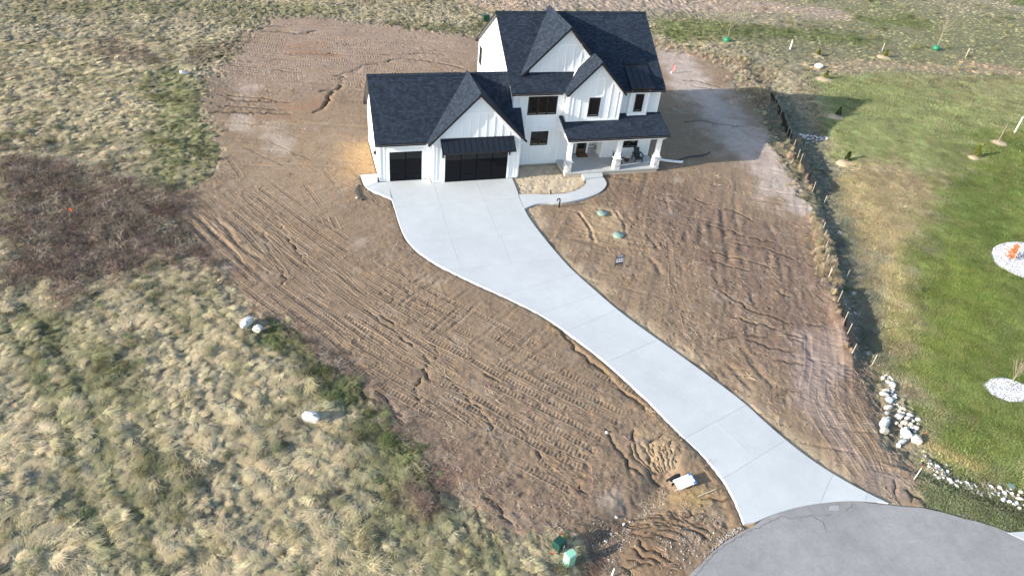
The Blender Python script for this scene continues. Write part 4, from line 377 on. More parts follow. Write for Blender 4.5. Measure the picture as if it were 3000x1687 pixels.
# colours
cd_=at_c(COLD,HX,HY);cv=at_c(COLV,HX,HY)
var=1+.16*fbm(HX*.7,HY*.7,4,101)+.10*fbm(HX*4,HY*4,2,102)
cd_=cd_*var[...,None];
k=(sstep(.25,.55,fbm(HX*1.1,HY*1.1,4,103))*.35)[...,None];cd_=cd_*(1-k)+np.array((.27,.175,.10))*k
k=(sstep(.28,.6,fbm(HX*1.3,HY*1.3,4,104))*.35)[...,None];cd_=cd_*(1-k)+np.array((.30,.245,.195))*k*1.0
k=(np.exp(-(dr/1.0)**2)*.9*sstep(-.6,.1,fbm(HX*.9,HY*.9,3,108)))[...,None];cd_=cd_*(1-k)+np.array((.44,.335,.22))*k
k=(np.exp(-((dl-.45)/.22)**2)*.7)[...,None];cd_=cd_*(1-k)+np.array((.33,.215,.115))*k
k=((1-sstep(-.3,.2,at_c(s_bed,HX,HY)))*.9)[...,None];cd_=cd_*(1-k)+np.array((.49,.41,.295))*k*(1+.2*fbm(HX*3,HY*3,3,105))[...,None]
cv=cv*(1+.22*fbm(HX*1.6,HY*1.6,4,106)+.12*fbm(HX*5,HY*5,2,107)+.12*m_grass_short*fbm(HX*3,HY*3,2,109))[...,None]
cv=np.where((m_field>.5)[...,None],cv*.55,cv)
k=((1-sstep(-1.6,1.4,at_c(s_bram,HX,HY)+edge*2.5))*.75)[...,None];cv=cv*(1-k)+np.array((.125,.10,.078))*k
k=(np.exp(-((at_c(s_dirt,HX,HY)-.1)/.9)**2)*.5*m_field)[...,None];cv=cv*(1-k)+np.array((.15,.115,.085))*k
CG=cd_*m_dirt[...,None]+cv*(1-m_dirt[...,None])
CG=np.clip(CG,.01,.8)
def ground_height(x,y): return interp2(GX,GY,H,np.asarray(x,float),np.asarray(y,float))
def gz(x,y): return float(ground_height(np.array([x]),np.array([y]))[0])
me=bpy.data.meshes.new('ground');nv=NX*NY
co=np.stack([HX,HY,H],-1).reshape(-1,3).astype(np.float32)
jj,ii=np.meshgrid(np.arange(NY-1),np.arange(NX-1),indexing='ij');a=(jj*NX+ii).ravel()
fc=np.stack([a,a+1,a+NX+1,a+NX],-1).astype(np.int32)
me.vertices.add(nv);me.vertices.foreach_set('co',co.ravel());me.loops.add(fc.size);me.loops.foreach_set('vertex_index',fc.ravel())
me.polygons.add(len(fc));me.polygons.foreach_set('loop_start',np.arange(0,fc.size,4,dtype=np.int32));me.polygons.foreach_set('use_smooth',np.ones(len(fc),bool));me.update(calc_edges=True)
ca=me.color_attributes.new('soil','FLOAT_COLOR','POINT');ca.data.foreach_set('color',np.concatenate([CG.reshape(-1,3),np.ones((nv,1))],1).astype(np.float32).ravel())
gm=bpy.data.materials.new('soil_and_turf');gm.use_nodes=True;N=gm.node_tree.nodes;L=gm.node_tree.links;b=N['Principled BSDF'];b.inputs['Roughness'].default_value=.95;b.inputs['Specular IOR Level'].default_value=.12
at=N.new('ShaderNodeAttribute');at.attribute_name='soil';g=N.new('ShaderNodeNewGeometry')
t=N.new('ShaderNodeTexNoise');t.inputs['Scale'].default_value=9;t.inputs['Detail'].default_value=7;t.inputs['Roughness'].default_value=.75;L.new(g.outputs['Position'],t.inputs['Vector'])
r=N.new('ShaderNodeMapRange');r.inputs[1].default_value=.3;r.inputs[2].default_value=.7;r.inputs[3].default_value=.72;r.inputs[4].default_value=1.28;L.new(t.outputs[0],r.inputs[0])
v=N.new('ShaderNodeVectorMath');v.operation='SCALE';L.new(at.outputs['Color'],v.inputs[0]);L.new(r.outputs[0],v.inputs['Scale']);L.new(v.outputs[0],b.inputs['Base Color'])
u=N.new('ShaderNodeBump');u.inputs['Strength'].default_value=.55;u.inputs['Distance'].default_value=.05;L.new(t.outputs[0],u.inputs['Height']);t2=N.new('ShaderNodeTexNoise');t2.inputs['Scale'].default_value=34;t2.inputs['Detail'].default_value=4;L.new(g.outputs['Position'],t2.inputs['Vector'])
u2=N.new('ShaderNodeBump');u2.inputs['Strength'].default_value=.5;u2.inputs['Distance'].default_value=.02;L.new(t2.outputs[0],u2.inputs['Height']);L.new(u.outputs[0],u2.inputs['Normal']);L.new(u2.outputs[0],b.inputs['Normal'])
me.materials.append(gm);ground=link(bpy.data.objects.new('ground',me));tag(ground,'bare graded soil, rough grass field and lawn around the house',kind='structure')
# tyre and dozer track prints and erosion rills: fine strips pressed into the soil
def at_g(Z,x,y): return interp2(GX,GY,Z,x,y)
def soil_strip(name,Pl,dv,zfun):
    cx_,cy_=Pl.T;n_=len(Pl);s_=np.concatenate([[0],np.cumsum(np.hypot(*np.diff(Pl,axis=0).T))]);L_=s_[-1];tx,ty=np.gradient(cx_),np.gradient(cy_)
    kr=np.ones(5)/5;tx=np.convolve(np.pad(tx,2,'edge'),kr,'valid');ty=np.convolve(np.pad(ty,2,'edge'),kr,'valid');ln=np.hypot(tx,ty)+1e-9;nx_,ny_=-ty/ln,tx/ln
    D=dv(s_,L_) if callable(dv) else dv[None,:]+0*s_[:,None]
    X=cx_[:,None]+nx_[:,None]*D;Y=cy_[:,None]+ny_[:,None]*D
    Z,shade=zfun(X,Y,s_[:,None]+0*X,L_,at_g(H0,X,Y));nvx=X.shape[1]
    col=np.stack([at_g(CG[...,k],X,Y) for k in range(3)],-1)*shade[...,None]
    me_=bpy.data.meshes.new(name);idx=np.arange(n_*nvx).reshape(n_,nvx);f_=np.stack([idx[:-1,:-1],idx[:-1,1:],idx[1:,1:],idx[1:,:-1]],-1).reshape(-1,4)
    me_.from_pydata(np.stack([X,Y,Z],-1).reshape(-1,3).tolist(),[],f_.tolist());q_=me_.color_attributes.new('soil','FLOAT_COLOR','POINT');q_.data.foreach_set('color',np.concatenate([col.reshape(-1,3),np.ones((n_*nvx,1))],1).astype(np.float32).ravel());me_.materials.append(gm);me_.polygons.foreach_set('use_smooth',[True]*len(f_))
    return link(bpy.data.objects.new(name,me_),ground)
for ti,(pts,wd,per,amp) in enumerate(TREADS):
    frac=np.array([-.66,-.56,-.47,-.36,-.18,0,.18,.36,.47,.56,.66])
    def zf(X,Y,S_,L_,base,ti=ti,wd=wd,per=per,amp=amp):
        pr=np.array([-1,0,.4,1,1,1,1,1,.4,0,-1.0])[None,:]+0*X;fr=frac[None,:]*wd+0*X
        pat=sstep(-.75,-.2,fbm(X*.6,Y*.6,3,310+ti))*np.clip(np.minimum(S_,L_-S_)/.4,0,1)
        rib=np.tanh(2.5*np.sin(2*np.pi*(S_+(.5*np.abs(fr) if ti%3==0 else .12*fr)+.03*fbm(X*4,Y*4,2,311))/(per*.8)))
        lip=np.array([0,.004,.010,0,0,0,0,0,.010,.004,0])[None,:]
        return base+np.where(pr>.9,pat*(amp*.42*rib-.34*amp),0)+lip*pat*(.6+.8*vn(X*5,Y*5,9))-.05*(pr<0)+.004,1+.04*pat*np.where(pr>.9,rib,0)
    soil_strip('track_print',TLINE[ti],frac*wd,zf)
for ri,(pts,wd,dp) in enumerate(RILLS):
    up=RLINE[ri][:,1].mean()>8;wd=min(wd*2.0,.5) if up else min(wd,.26);dp=min(dp,.2) if up else min(dp,.10)
    def dvf(s_,L_,wd=wd,ri=ri):
        w_=np.clip(wd*(.13+.28*vn(s_*1.6,s_*0+ri,91)),.03,.14 if wd>.26 else .065)*np.clip(np.minimum(s_,L_-s_)/.5,.15,1);k_=np.array([-1,-.55,-.3,0,.3,.55,1]);return np.where(np.abs(k_)==1,np.sign(k_)*(wd*.9+.04),w_[:,None]*k_*1.6)
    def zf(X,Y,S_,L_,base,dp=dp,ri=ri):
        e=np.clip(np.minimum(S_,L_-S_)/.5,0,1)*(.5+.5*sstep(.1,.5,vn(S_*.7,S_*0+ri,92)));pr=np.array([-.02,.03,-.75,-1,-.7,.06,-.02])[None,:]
        return base+np.where(np.abs(pr)==.02,-.012,pr*dp*e*1.1),np.where(pr<-.5,.34 if dp>.11 else .5,.85)+0*X  # rill floors coloured darker: damp soil plus painted-in shade of the depth
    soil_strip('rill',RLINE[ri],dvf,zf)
# ---------------- road, drive, walk
rd=MB();n=180;ang=[2*math.pi*i/n for i in range(n)]
rr=[ROADR+.07*math.sin(9*a_)+.05*math.sin(23*a_+1)+random.uniform(-.03,.03) for a_ in ang]
road=MB().prism([(ROADC[0]+r_*math.cos(a_),ROADC[1]+r_*math.sin(a_)) for r_,a_ in zip(rr,ang)]+[],-.2,-.03).build('road',M['asphalt']);tag(road,'grey asphalt turning circle at the foot of the drive',kind='structure')
def strip(pts,w,z,wob=.04,name='crack',m=None,parent=None):
    P=[Vector((p[0],p[1],0)) for p in pts];Q=[]
    for a_,b_ in zip(P[:-1],P[1:]):
        k=max(2,int((b_-a_).length/.12))
        Q+=[a_.lerp(b_,i/k)+Vector((random.uniform(-wob,wob),random.uniform(-wob,wob),0)) for i in range(k)]
    Q.append(P[-1]);mb=MB();L_,R_=[],[]
    for i,q_ in enumerate(Q):
        t_=(Q[min(i+1,len(Q)-1)]-Q[max(0,i-1)]).normalized();nn=Vector((-t_.y,t_.x,0));h_=w*random.uniform(.3,1)/2
        L_.append(q_+nn*h_);R_.append(q_-nn*h_)
    v_=[(p.x,p.y,z) for p in L_]+[(p.x,p.y,z) for p in R_];n_=len(Q)
    mb.add(v_,[(i,n_+i,n_+i+1,i+1) for i in range(n_-1)]);return mb.build(name,m,parent)
for c in ([(3.62,-34.3),(5.32,-33.35),(6.77,-32.9),(8.02,-32.66),(9.17,-32.42),(9.58,-32.66),(10.57,-32.68),(11.43,-32.88),(11.6,-32.8)],[(12.3,-32.8),(12.74,-32.72),(12.98,-32.6)],[(10.6,-32.68),(10.9,-33.1),(10.8,-33.6)]):
    strip(c,.045,-.025,.05,'crack',M['crack'],road)
patch_=MB().prism([(11.75,-32.42),(12.22,-32.48),(12.08,-32.72),(11.6,-32.62)],-.03,-.022).build('concrete_patch',M['patch'],road)
def cum(P): return np.concatenate([[0],np.cumsum([math.dist(a_,b_) for a_,b_ in zip(P[:-1],P[1:])])])
def smooth_line(P,it=2):
    for _ in range(it):
        Q=[P[0]]
        for a_,b_ in zip(P[:-1],P[1:]): Q+=[(a_[0]*.75+b_[0]*.25,a_[1]*.75+b_[1]*.25),(a_[0]*.25+b_[0]*.75,a_[1]*.25+b_[1]*.75)]
        P=Q+[P[-1]]
    return P
LC=smooth_line([(-4.22,.52)]+DL);RC=smooth_line([(5.3,-.03)]+DR);cl,cr=cum(LC),cum(RC)
def nearest(P,c,q):
    i=min(range(len(P)),key=lambda i:math.dist(P[i],q));return float(c[i])
def sub(P,c,a_,b_):
    f=lambda s:(float(np.interp(s,c,[p[0] for p in P])),float(np.interp(s,c,[p[1] for p in P])))
    return [f(a_)]+[p for p,s in zip(P,c) if a_+.02<s<b_-.02]+[f(b_)]
cuts=[(0.,0.)]+[(nearest(LC,cl,j[0]),nearest(RC,cr,j[1])) for j in JT[:8]]+[(float(cl[-1]),float(cr[-1]))]
def split(poly,p,d):
    n_=(-d[1],d[0]);side=[(q[0]-p[0])*n_[0]+(q[1]-p[1])*n_[1] for q in poly];A,B=[],[]
    for i,q in enumerate(poly):
        s0,s1=side[i],side[(i+1)%len(poly)];q1=poly[(i+1)%len(poly)]
        (A if s0>=0 else B).append(q)
        if s0*s1<0:
            t_=s0/(s0-s1);x=(q[0]+(q1[0]-q[0])*t_,q[1]+(q1[1]-q[1])*t_);A.append(x);B.append(x)
    return [z for z in (A,B) if len(z)>2]
drive=empty('driveway');tag(drive,'pale new concrete drive curving from the garage to the road',kind='structure')
def add_slab(poly,parent,name='slab',z=0.0,m='concrete',thick=.22):
    cx_=sum(p[0] for p in poly)/len(poly);cy_=sum(p[1] for p in poly)/len(poly);out=[]
    for x,y in poly:
        l_=math.hypot(x-cx_,y-cy_)+1e-6;k_=max(0,l_-.007)/l_;out.append((cx_+(x-cx_)*k_,cy_+(y-cy_)*k_))
    return MB().prism(out,z-thick,z).build(name,M[m],parent)
for i,((a0,b0),(a1,b1)) in enumerate(zip(cuts[:-1],cuts[1:])):
    lp,rp=sub(LC,cl,a0,a1),sub(RC,cr,b0,b1)
    if i==0: poly=[(-4.22,.6),(-1.0,.6),(-1.0,0.0),(5.3,0.0)]+rp[1:]+lp[::-1][:-1]
    elif i==len(cuts)-2:
        arc=[(ROADC[0]+(ROADR+.02)*math.cos(t_),ROADC[1]+(ROADR+.02)*math.sin(t_)) for t_ in np.linspace(math.atan2(rp[-1][1]-ROADC[1],rp[-1][0]-ROADC[0]),math.atan2(lp[-1][1]-ROADC[1],lp[-1][0]-ROADC[0]),16)]
        poly=rp+arc[1:-1]+lp[::-1]
    else: poly=rp+lp[::-1]
    ps=[poly]
    if i==0: lines=[((-1.0,-4),(-.04,-1)),((2.35,-4),(-.03,-1)),((0,-3.2),(1,.01))]
    elif i==1: lines=[((-1.15,-9),(-.03,-1)),((2.3,-9),(-.05,-1))]
    elif i==len(cuts)-2: lines=[(JT[8][0],(JT[8][1][0]-JT[8][0][0],JT[8][1][1]-JT[8][0][1])),(JT[9][0],(JT[9][1][0]-JT[9][0][0],JT[9][1][1]-JT[9][0][1]))]
    else:
        m0=((lp[0][0]+rp[0][0])/2,(lp[0][1]+rp[0][1])/2);m1=((lp[-1][0]+rp[-1][0])/2,(lp[-1][1]+rp[-1][1])/2);lines=[(m0,(m1[0]-m0[0],m1[1]-m0[1]))]
    for p_,d_ in lines:
        ps=[z for q in ps for z in split(q,p_,d_)]
    for q in ps: add_slab(q,drive)
add_slab([(-6.12,1.85),(-4.87,1.87),(-4.87,.6),(-5.9,-.1),(-6.05,.42)],drive)
add_slab([(-5.87,-.13),(-4.86,.57),(-4.24,.57),(-4.24,-2.05),(-4.71,-1.51),(-5.2,-1.0),(-5.5,-.72)],drive)
walk=empty('front_walk');tag(walk,'curved pale concrete walk from the drive to the porch',kind='structure')
wi,wo=smooth_line(WALKI),smooth_line(WALKO);ci,co_=cum(wi),cum(wo)
for k in range(5):
    a_,b_=k/5,(k+1)/5;add_slab(sub(wi,ci,a_*ci[-1],b_*ci[-1])+sub(wo,co_,a_*co_[-1],b_*co_[-1])[::-1],walk)
# neighbour's drive corner by the road
nb=MB().prism([(19.3,-35.55),(24,-36.2),(24,-40),(21.3,-38.2),(20.2,-36.55)],-.2,-.01).build('neighbour_drive',M['concrete']);tag(nb,'corner of white concrete drive touching the road edge',kind='structure')
# ---------------- the house
house=empty('house',(0,0,0));tag(house,'white two storey farmhouse with black shingle roofs and attached garage','house')
def part(mb,name,m,parent=house,uv=False,smooth=False): return mb.build(name,m,parent,uv,smooth)
# walls
wl=MB().prism([(5.6,2.0),(10.9,2.0),(10.9,3.0),(13.57,3.0),(13.57,2.0),(17.93,2.0),(17.93,13.34),(5.6,13.34)],.02,3.2)
wl.prism([(5.6,2.0),(17.93,2.0),(17.93,13.34),(5.6,13.34)],3.2,6.33)
def gable_x(mb,x0,x1,ya,yb,z0,yr,zr):   # ridge along x
    v=[(x0,ya,z0),(x0,yr,zr),(x0,yb,z0),(x1,ya,z0),(x1,yr,zr),(x1,yb,z0)];mb.add(v,[(0,1,2)[::-1],(3,4,5),(0,3,4,1),(1,4,5,2),(0,2,5,3)][0:] )
def gable_y(mb,xa,xb,y0,y1,z0,xr,zr):
    v=[(xa,y0,z0),(xr,y0,zr),(xb,y0,z0),(xa,y1,z0),(xr,y1,zr),(xb,y1,z0)];mb.add(v,[(0,2,1),(3,4,5),(0,1,4,3),(1,2,5,4),(0,3,5,2)])
gable_x(wl,5.6,17.93,2.0,13.34,6.33,7.67,10.22)
wall=part(wl,'wall',M['siding'])
fo=MB().box(5.64,17.9,2.04,13.3,-.45,.02).box(-4.8,5.6,.66,7.46,-.45,.02).box(-.9,5.74,.04,2,-.45,.02);part(fo,'foundation',M['foundation'])
gw=MB().prism([(-4.84,.62),(5.6,.62),(5.6,7.5),(-4.84,7.5)],.02,3.42);gable_x(gw,-4.84,5.595,.62,7.5,3.42,4.04,6.82)
gwall=part(gw,'garage_wall',M['siding'])
gg=MB().prism([(-.93,0),(5.78,0),(5.78,.6),(-.93,.6)],.02,3.45);gable_y(gg,-.93,5.78,0,3.6,3.45,2.425,6.88)
ggw=part(gg,'garage_gable',M['siding'])
bg=MB();gable_y(bg,6.75,12.99,3.12,7.5,7.0,9.87,10.58);bgw=part(bg,'upper_gable',M['siding'])
sg_=MB().prism([(9.79,1.3),(14.26,1.3),(14.26,1.998),(9.79,1.998)],3.6,6.25);gable_y(sg_,9.79,14.26,1.3,4.5,6.25,12.0,8.58);sgw=part(sg_,'entry_gable',M['siding'])
bx=MB().prism([(15.15,1.7),(16.82,1.7),(16.82,1.998),(15.15,1.998)],3.9,6.38)
bx.add([(15.15,1.7,6.38),(16.82,1.7,6.38),(15.15,3.2,6.85),(16.82,3.2,6.85),(15.15,3.2,6.38),(16.82,3.2,6.38)],[(0,1,3,2),(0,2,4),(1,5,3)])
bxw=part(bx,'window_bay',M['siding'])
# battens: each strip is its own piece
def battens(parent,x0,x1,y,zlo,zhi,skip=(),step=.61,start=None):
    x=x0+step/2 if start is None else start
    while x<x1-.05:
        a,b=zlo(x) if callable(zlo) else zlo,zhi(x) if callable(zhi) else zhi
        spans=[(a,b)]
        for (sx0,sx1,sz0,sz1) in skip:
            if sx0<x<sx1: spans=[q for (p0,p1) in spans for q in ((p0,min(p1,sz0)),(max(p0,sz1),p1)) if q[1]-q[0]>.08]
        for p0,p1 in spans:
            if p1-p0>.08: ubox('batten',x-.035,x+.035,y-.026,y+.001,p0,p1,M['trim'],parent)
        x+=step
TRI=[]
def trimb(parent,x0,x1,y,z0,z1,name='trim_board',d=.034): return ubox(name,x0,x1,y-d,y+.002,z0,z1,M['trim'],parent)
wx=[(6.64,9.3,4.1,5.95),(7.15,8.88,1.55,3.05)]
battens(wall,5.9,9.7,2.0,.1,6.2,wx,start=6.15)
battens(wall,13.7,17.85,2.0,.35,3.2,[(15.3,16.9,1.0,2.75)],start=13.95);battens(wall,14.4,17.85,2.0,4.25,6.2,[(15.0,17.0,0,9)],start=14.6)
trimb(wall,9.55,9.72,2.0,.05,6.2);trimb(wall,17.77,17.94,2.0,.3,6.3);trimb(wall,5.9,9.5,2.0,3.40,3.425,d=.012);trimb(wall,13.58,13.74,2.0,.3,3.2)
battens(gwall,-4.7,-1.0,.62,.14,3.3,[(-4.3,-1.4,0,2.72)],start=-4.45)
trimb(gwall,-4.85,-4.70,.62,.03,3.3);trimb(gwall,-4.7,-4.24,.62,.03,.16,d=.03);trimb(gwall,-1.48,-.96,.62,.03,.16,d=.03)
gz_=lambda x:6.98-abs(x-2.425)*1.016-.22
battens(ggw,-.75,5.65,0,lambda x:.16,lambda x:min(gz_(x),5.42),[(-.2,5.1,0,3.5),(-.5,5.35,2.6,3.62)],start=-.62)
battens(ggw,1.2,3.7,0,lambda x:5.6,lambda x:gz_(x),(),start=2.425,step=9)
trimb(ggw,1.05,3.8,0,5.42,5.58);trimb(ggw,-.94,-.80,0,.03,3.4);trimb(ggw,5.65,5.79,0,.03,3.4);trimb(ggw,-.8,-.16,0,.03,.17,d=.03);trimb(ggw,5.04,5.65,0,.03,.17,d=.03)
bz=lambda x:10.58-abs(x-9.87)*1.04-.22
battens(bgw,6.9,13,3.12,lambda x:7.3,lambda x:min(bz(x),9.25),(),start=7.43);battens(bgw,9,11,3.12,lambda x:9.4,lambda x:bz(x),(),start=9.87,step=9);trimb(bgw,8.75,11.0,3.12,9.25,9.4)
sz=lambda x:8.58-abs(x-12.02)*1.03-.2
battens(sgw,9.9,14.2,1.3,lambda x:4.02,lambda x:min(sz(x),7.25),[(11.3,12.62,4.12,6.05)],start=10.2);battens(sgw,11,13,1.3,lambda x:7.4,lambda x:sz(x),(),start=12.02,step=9)
trimb(sgw,10.9,13.15,1.3,7.25,7.4);trimb(sgw,9.79,9.93,1.3,3.95,6.3);trimb(sgw,14.12,14.262,1.3,3.95,6.3);trimb(sgw,9.93,14.12,1.3,3.95,4.08,d=.03)
trimb(bxw,15.15,15.29,1.7,4.05,6.35);trimb(bxw,16.68,16.82,1.7,4.05,6.35);trimb(bxw,15.29,16.68,1.7,4.08,4.22,d=.03);trimb(bxw,15.29,16.68,1.7,6.2,6.36,d=.03)
# rake boards under the gables
def rake(parent,xa,za,xr,zr,y,w=.2):
    for s in (1,-1):
        x0=xa if s==1 else 2*xr-xa
        mb=MB();d=Vector((xr-x0,0,zr-za)).normalized();nn=Vector((-d.z,0,d.x));nn=nn if nn.z<0 else -nn
        a=Vector((x0,0,za));b=Vector((xr,0,zr));q=[a,b,b+Vector((0,0,-w*1.42)),a+nn*w]
        mb.add([(p.x,y-.03,p.z) for p in q]+[(p.x,y+.002,p.z) for p in q],[(0,1,2,3),(7,6,5,4),(0,4,5,1),(1,5,6,2),(2,6,7,3),(3,7,4,0)]);mb.build('rake_board',M['trim'],parent)
rake(ggw,-.9,3.40,2.425,6.86,0);rake(bgw,7.0,7.42,9.87,10.52,3.12);rake(sgw,9.86,6.3,12.02,8.52,1.3)
# roofs: shingled planes with black edges
SH=[M['shingle'],M['black']]
def roof(name,planes,parent=house,th=.16):
    mb=MB()
    for q in planes:
        a,b,c=(Vector(q[i]) for i in (0,1,2));n=(b-a).cross(c-a).normalized()
        if n.z<0: q=q[::-1];n=-n
        mb.slab(q,tuple(-n*th),0,1)
    return part(mb,name,SH,parent,uv=True)
def ridge_caps(parent,p0,p1,hs,mat_=None,w=.17):
    p0,p1=Vector(p0),Vector(p1);L_=(p1-p0).length;k=max(1,int(L_/.5));t=(p1-p0)/k;dirh=Vector((t.y,-t.x,0)).normalized()
    for i in range(k):
        a=p0+t*i;b=p0+t*(i+1.06) if i<k-1 else p1
        mb=MB();up=Vector((0,0,.028+.004*(i%2)));dn=Vector((0,0,-w*hs))
        v=[a+up+dirh*w+dn,a+up,a+up-dirh*w+dn,b+up*.7+dirh*w+dn,b+up*.7,b+up*.7-dirh*w+dn];v+=[p-Vector((0,0,.03)) for p in v]
        mb.add(v,[(0,1,4,3),(1,2,5,4),(6,9,10,7),(7,10,11,8),(0,6,7,1),(1,7,8,2),(3,4,10,9),(4,5,11,10),(0,3,9,6),(2,8,11,5)]);mb.build('ridge_cap',SH[0],parent,uv=True)
E0=(1.64,6.22);R0=(7.67,10.42)
mroof=roof('roof',[[(5.33,1.64,6.22),(18.13,1.64,6.22),(18.13,7.67,10.42),(5.33,7.67,10.42)],[(5.33,7.67,10.42),(18.13,7.67,10.42),(18.13,13.70,6.22),(5.33,13.70,6.22)]])
ridge_caps(mroof,(5.3,7.67,10.43),(18.16,7.67,10.43),.697)
groof=roof('garage_roof',[[(-5.14,.256,3.24),(6.24,.256,3.24),(6.24,1.97,4.94),(5.58,1.97,4.94),(5.58,4.04,6.985),(-5.14,4.04,6.985)],[(-5.14,4.04,6.985),(5.58,4.04,6.985),(5.58,7.83,3.24),(-5.14,7.83,3.24)]])
ridge_caps(groof,(-5.16,4.04,7.0),(1.9,4.04,7.0),.99);ridge_caps(groof,(2.95,4.04,7.0),(5.58,4.04,7.0),.99)
ggr=roof('garage_gable_roof',[[(-1.36,-.29,3.215),(2.425,-.29,7.065),(2.425,4.25,7.065),(2.1,4.25,6.73),(-1.3,.35,3.27)],[(2.425,-.29,7.065),(6.27,-.29,3.215),(6.2,.33,3.27),(2.75,4.25,6.73),(2.425,4.25,7.065)]]);ridge_caps(ggr,(2.425,-.30,7.08),(2.425,4.25,7.08),1.0)
bgr=roof('upper_gable_roof',[[(6.18,2.79,7.03),(9.87,2.79,10.75),(9.87,8.2,10.75),(9.42,8.0,10.3),(6.3,2.98,7.15)],[(9.87,2.79,10.75),(13.56,2.79,7.03),(13.44,2.98,7.15),(10.32,8.0,10.3),(9.87,8.2,10.75)]]);ridge_caps(bgr,(9.87,2.77,10.765),(9.87,8.2,10.765),1.0)
sgr=roof('entry_gable_roof',[[(9.48,1.0,6.14),(12.0,1.0,8.75),(12.0,2.95,8.75),(10.9,2.95,7.6),(9.55,1.75,6.2)],[(12.0,1.0,8.75),(14.52,1.0,6.14),(14.45,1.75,6.2),(13.5,3.05,7.19),(12.0,2.95,8.75)]]);ridge_caps(sgr,(12.0,.98,8.765),(12.0,2.95,8.765),1.03)
proof=roof('porch_roof',[[(9.45,-.56,3.32),(18.2,-.56,3.32),(18.2,1.98,4.17),(14.27,1.98,4.17),(14.27,1.28,3.935),(9.72,1.28,3.935),(9.72,1.98,4.17),(9.45,1.98,4.17)]],th=.14)
MB().box(9.6,18.0,-.42,1.98,3.0,3.12).build('porch_ceiling',M['trim'],proof);MB().box(9.62,18.0,-.28,-.02,2.86,3.0).build('porch_beam',M['trim'],proof)
MB().add([(9.5,-.5,3.12),(9.5,1.97,3.12),(9.5,1.97,3.98),(9.62,-.5,3.12),(9.62,1.97,3.12),(9.62,1.97,3.98)],[(0,2,1),(3,4,5),(0,3,5,2),(0,1,4,3)]).build('porch_gable_end',M['siding'],proof)
# soffits and gutters
for (x0,x1,y,z,par) in ((5.33,9.4,1.64,6.22,mroof),(14.6,18.13,1.64,6.22,mroof),(-5.14,-1.4,.256,3.24,groof),(9.45,18.2,-.56,3.32,proof)):
    MB().box(x0,x1,y-.11,y-.002,z-.17,z-.055).build('gutter',M['black'],par);MB().box(x0,x1,y-.115,y-.105,z-.055,z-.045).build('gutter_lip',M['galv'],par)
MB().box(5.45,18.0,1.7,2.0,6.04,6.07).build('soffit',M['trim'],mroof);MB().box(-5.0,-1.0,.3,.62,3.05,3.08).build('soffit',M['trim'],groof)
MB().tube([(5.75,1.55,6.05),(6.0,1.9,5.85),(6.0,1.93,5.3)],.045,6).build('downspout',M['trim'],mroof);MB().tube([(6.2,.2,3.1),(5.9,.05,3.0),(5.84,.02,2.7),(5.84,.02,.1)],.045,6).build('downspout',M['trim'],groof)
MB().box(-5.0,-4.88,.5,.6,.04,.4).build('downspout_end',M['pipe'],groof)
# metal awning over the double door and metal roof of the bay
def metal(parent,x0,x1,yt,zt,yb,zb,n,name):
    th=.05;mb=MB().slab([(x0,yb,zb),(x1,yb,zb),(x1,yt,zt),(x0,yt,zt)],(0,.02,-th));o=mb.build(name,M['metalroof'],parent)
    for i in range(n+1):
        x=x0+(x1-x0)*i/n;x=min(max(x,x0+.018),x1-.018)
        MB().slab([(x-.016,yb-.004,zb+.034),(x+.016,yb-.004,zb+.034),(x+.016,yt,zt+.034),(x-.016,yt,zt+.034)],(0,.01,-.034)).build('seam',M['metalroof'],o)
    MB().box(x0,x1,yb-.03,yb,zb-.12,zb+.002).build('fascia',M['black'],o);return o
aw=metal(house,-.40,5.24,-.003,3.55,-.9,2.83,13,'awning');MB().box(-.40,5.24,-.06,-.003,3.53,3.6).build('flashing',M['metalroof'],aw)
for x in (-.18,5.0):
    MB().add([(x-.05,-.003,2.9),(x-.05,-.75,2.9),(x-.05,-.75,2.78),(x-.05,-.35,2.62),(x-.05,-.16,2.35),(x-.05,-.14,2.05),(x-.05,-.003,2.05),(x+.05,-.003,2.9),(x+.05,-.75,2.9),(x+.05,-.75,2.78),(x+.05,-.35,2.62),(x+.05,-.16,2.35),(x+.05,-.14,2.05),(x+.05,-.003,2.05)],
      [tuple(range(7)),tuple(range(13,6,-1))]+[(i,7+i,7+(i+1)%7,(i+1)%7) for i in range(7)]).build('bracket',M['black'],aw)
br_=metal(house,14.98,16.98,3.55,7.58,1.42,6.46,4,'bay_roof');MB().box(14.98,16.98,3.5,3.6,7.56,7.66).build('flashing',M['metalroof'],br_)
MB().add([(15.0,1.45,6.30),(15.0,1.9,6.30),(15.0,3.4,7.0),(15.0,3.4,7.45),(15.0,1.45,6.40)],[(0,1,2,3,4)]).build('side_flashing',M['black'],br_)
# windows
def window(x0,x1,z0,z1,y,n,parent=house,rz=0,org=None,case=.11,shade=()):
    w,h=x1-x0,z1-z0;fr=.085
    mb=MB().box(0,w,-.06,.0,0,fr).box(0,w,-.06,.0,h-fr,h).box(0,fr,-.06,.0,fr,h-fr).box(w-fr,w,-.06,.0,fr,h-fr)
    o=mb.build('window',M['black'],parent);o.location=(x0,y,z0) if org is None else org;o.rotation_euler=(0,0,rz)
    iw=(w-2*fr-(n-1)*.10)/n
    for i in range(n):
        a=fr+i*(iw+.10)
        MB().box(a,a+iw,-.028,-.006,fr,h-fr).build('pane',M['glass'],o)
        MB().box(a+.015,a+iw-.015,-.036,-.029,fr+.015,fr+.05).build('sash_rail',M['galv'],o)
        if i: MB().box(a-.10,a,-.058,.0,fr,h-fr).build('mullion',M['black'],o)
    if case:
        for nm,b in (('casing',(-case,w+case,h+.001,h+case)),('sill',(-case,w+case,-case,-.001)),('casing',(-case,-.001,0,h)),('casing',(w+.001,w+case,0,h))): MB().box(b[0],b[1],-.04,.0,b[2],b[3]).build(nm,M['trim'],o)
    return o
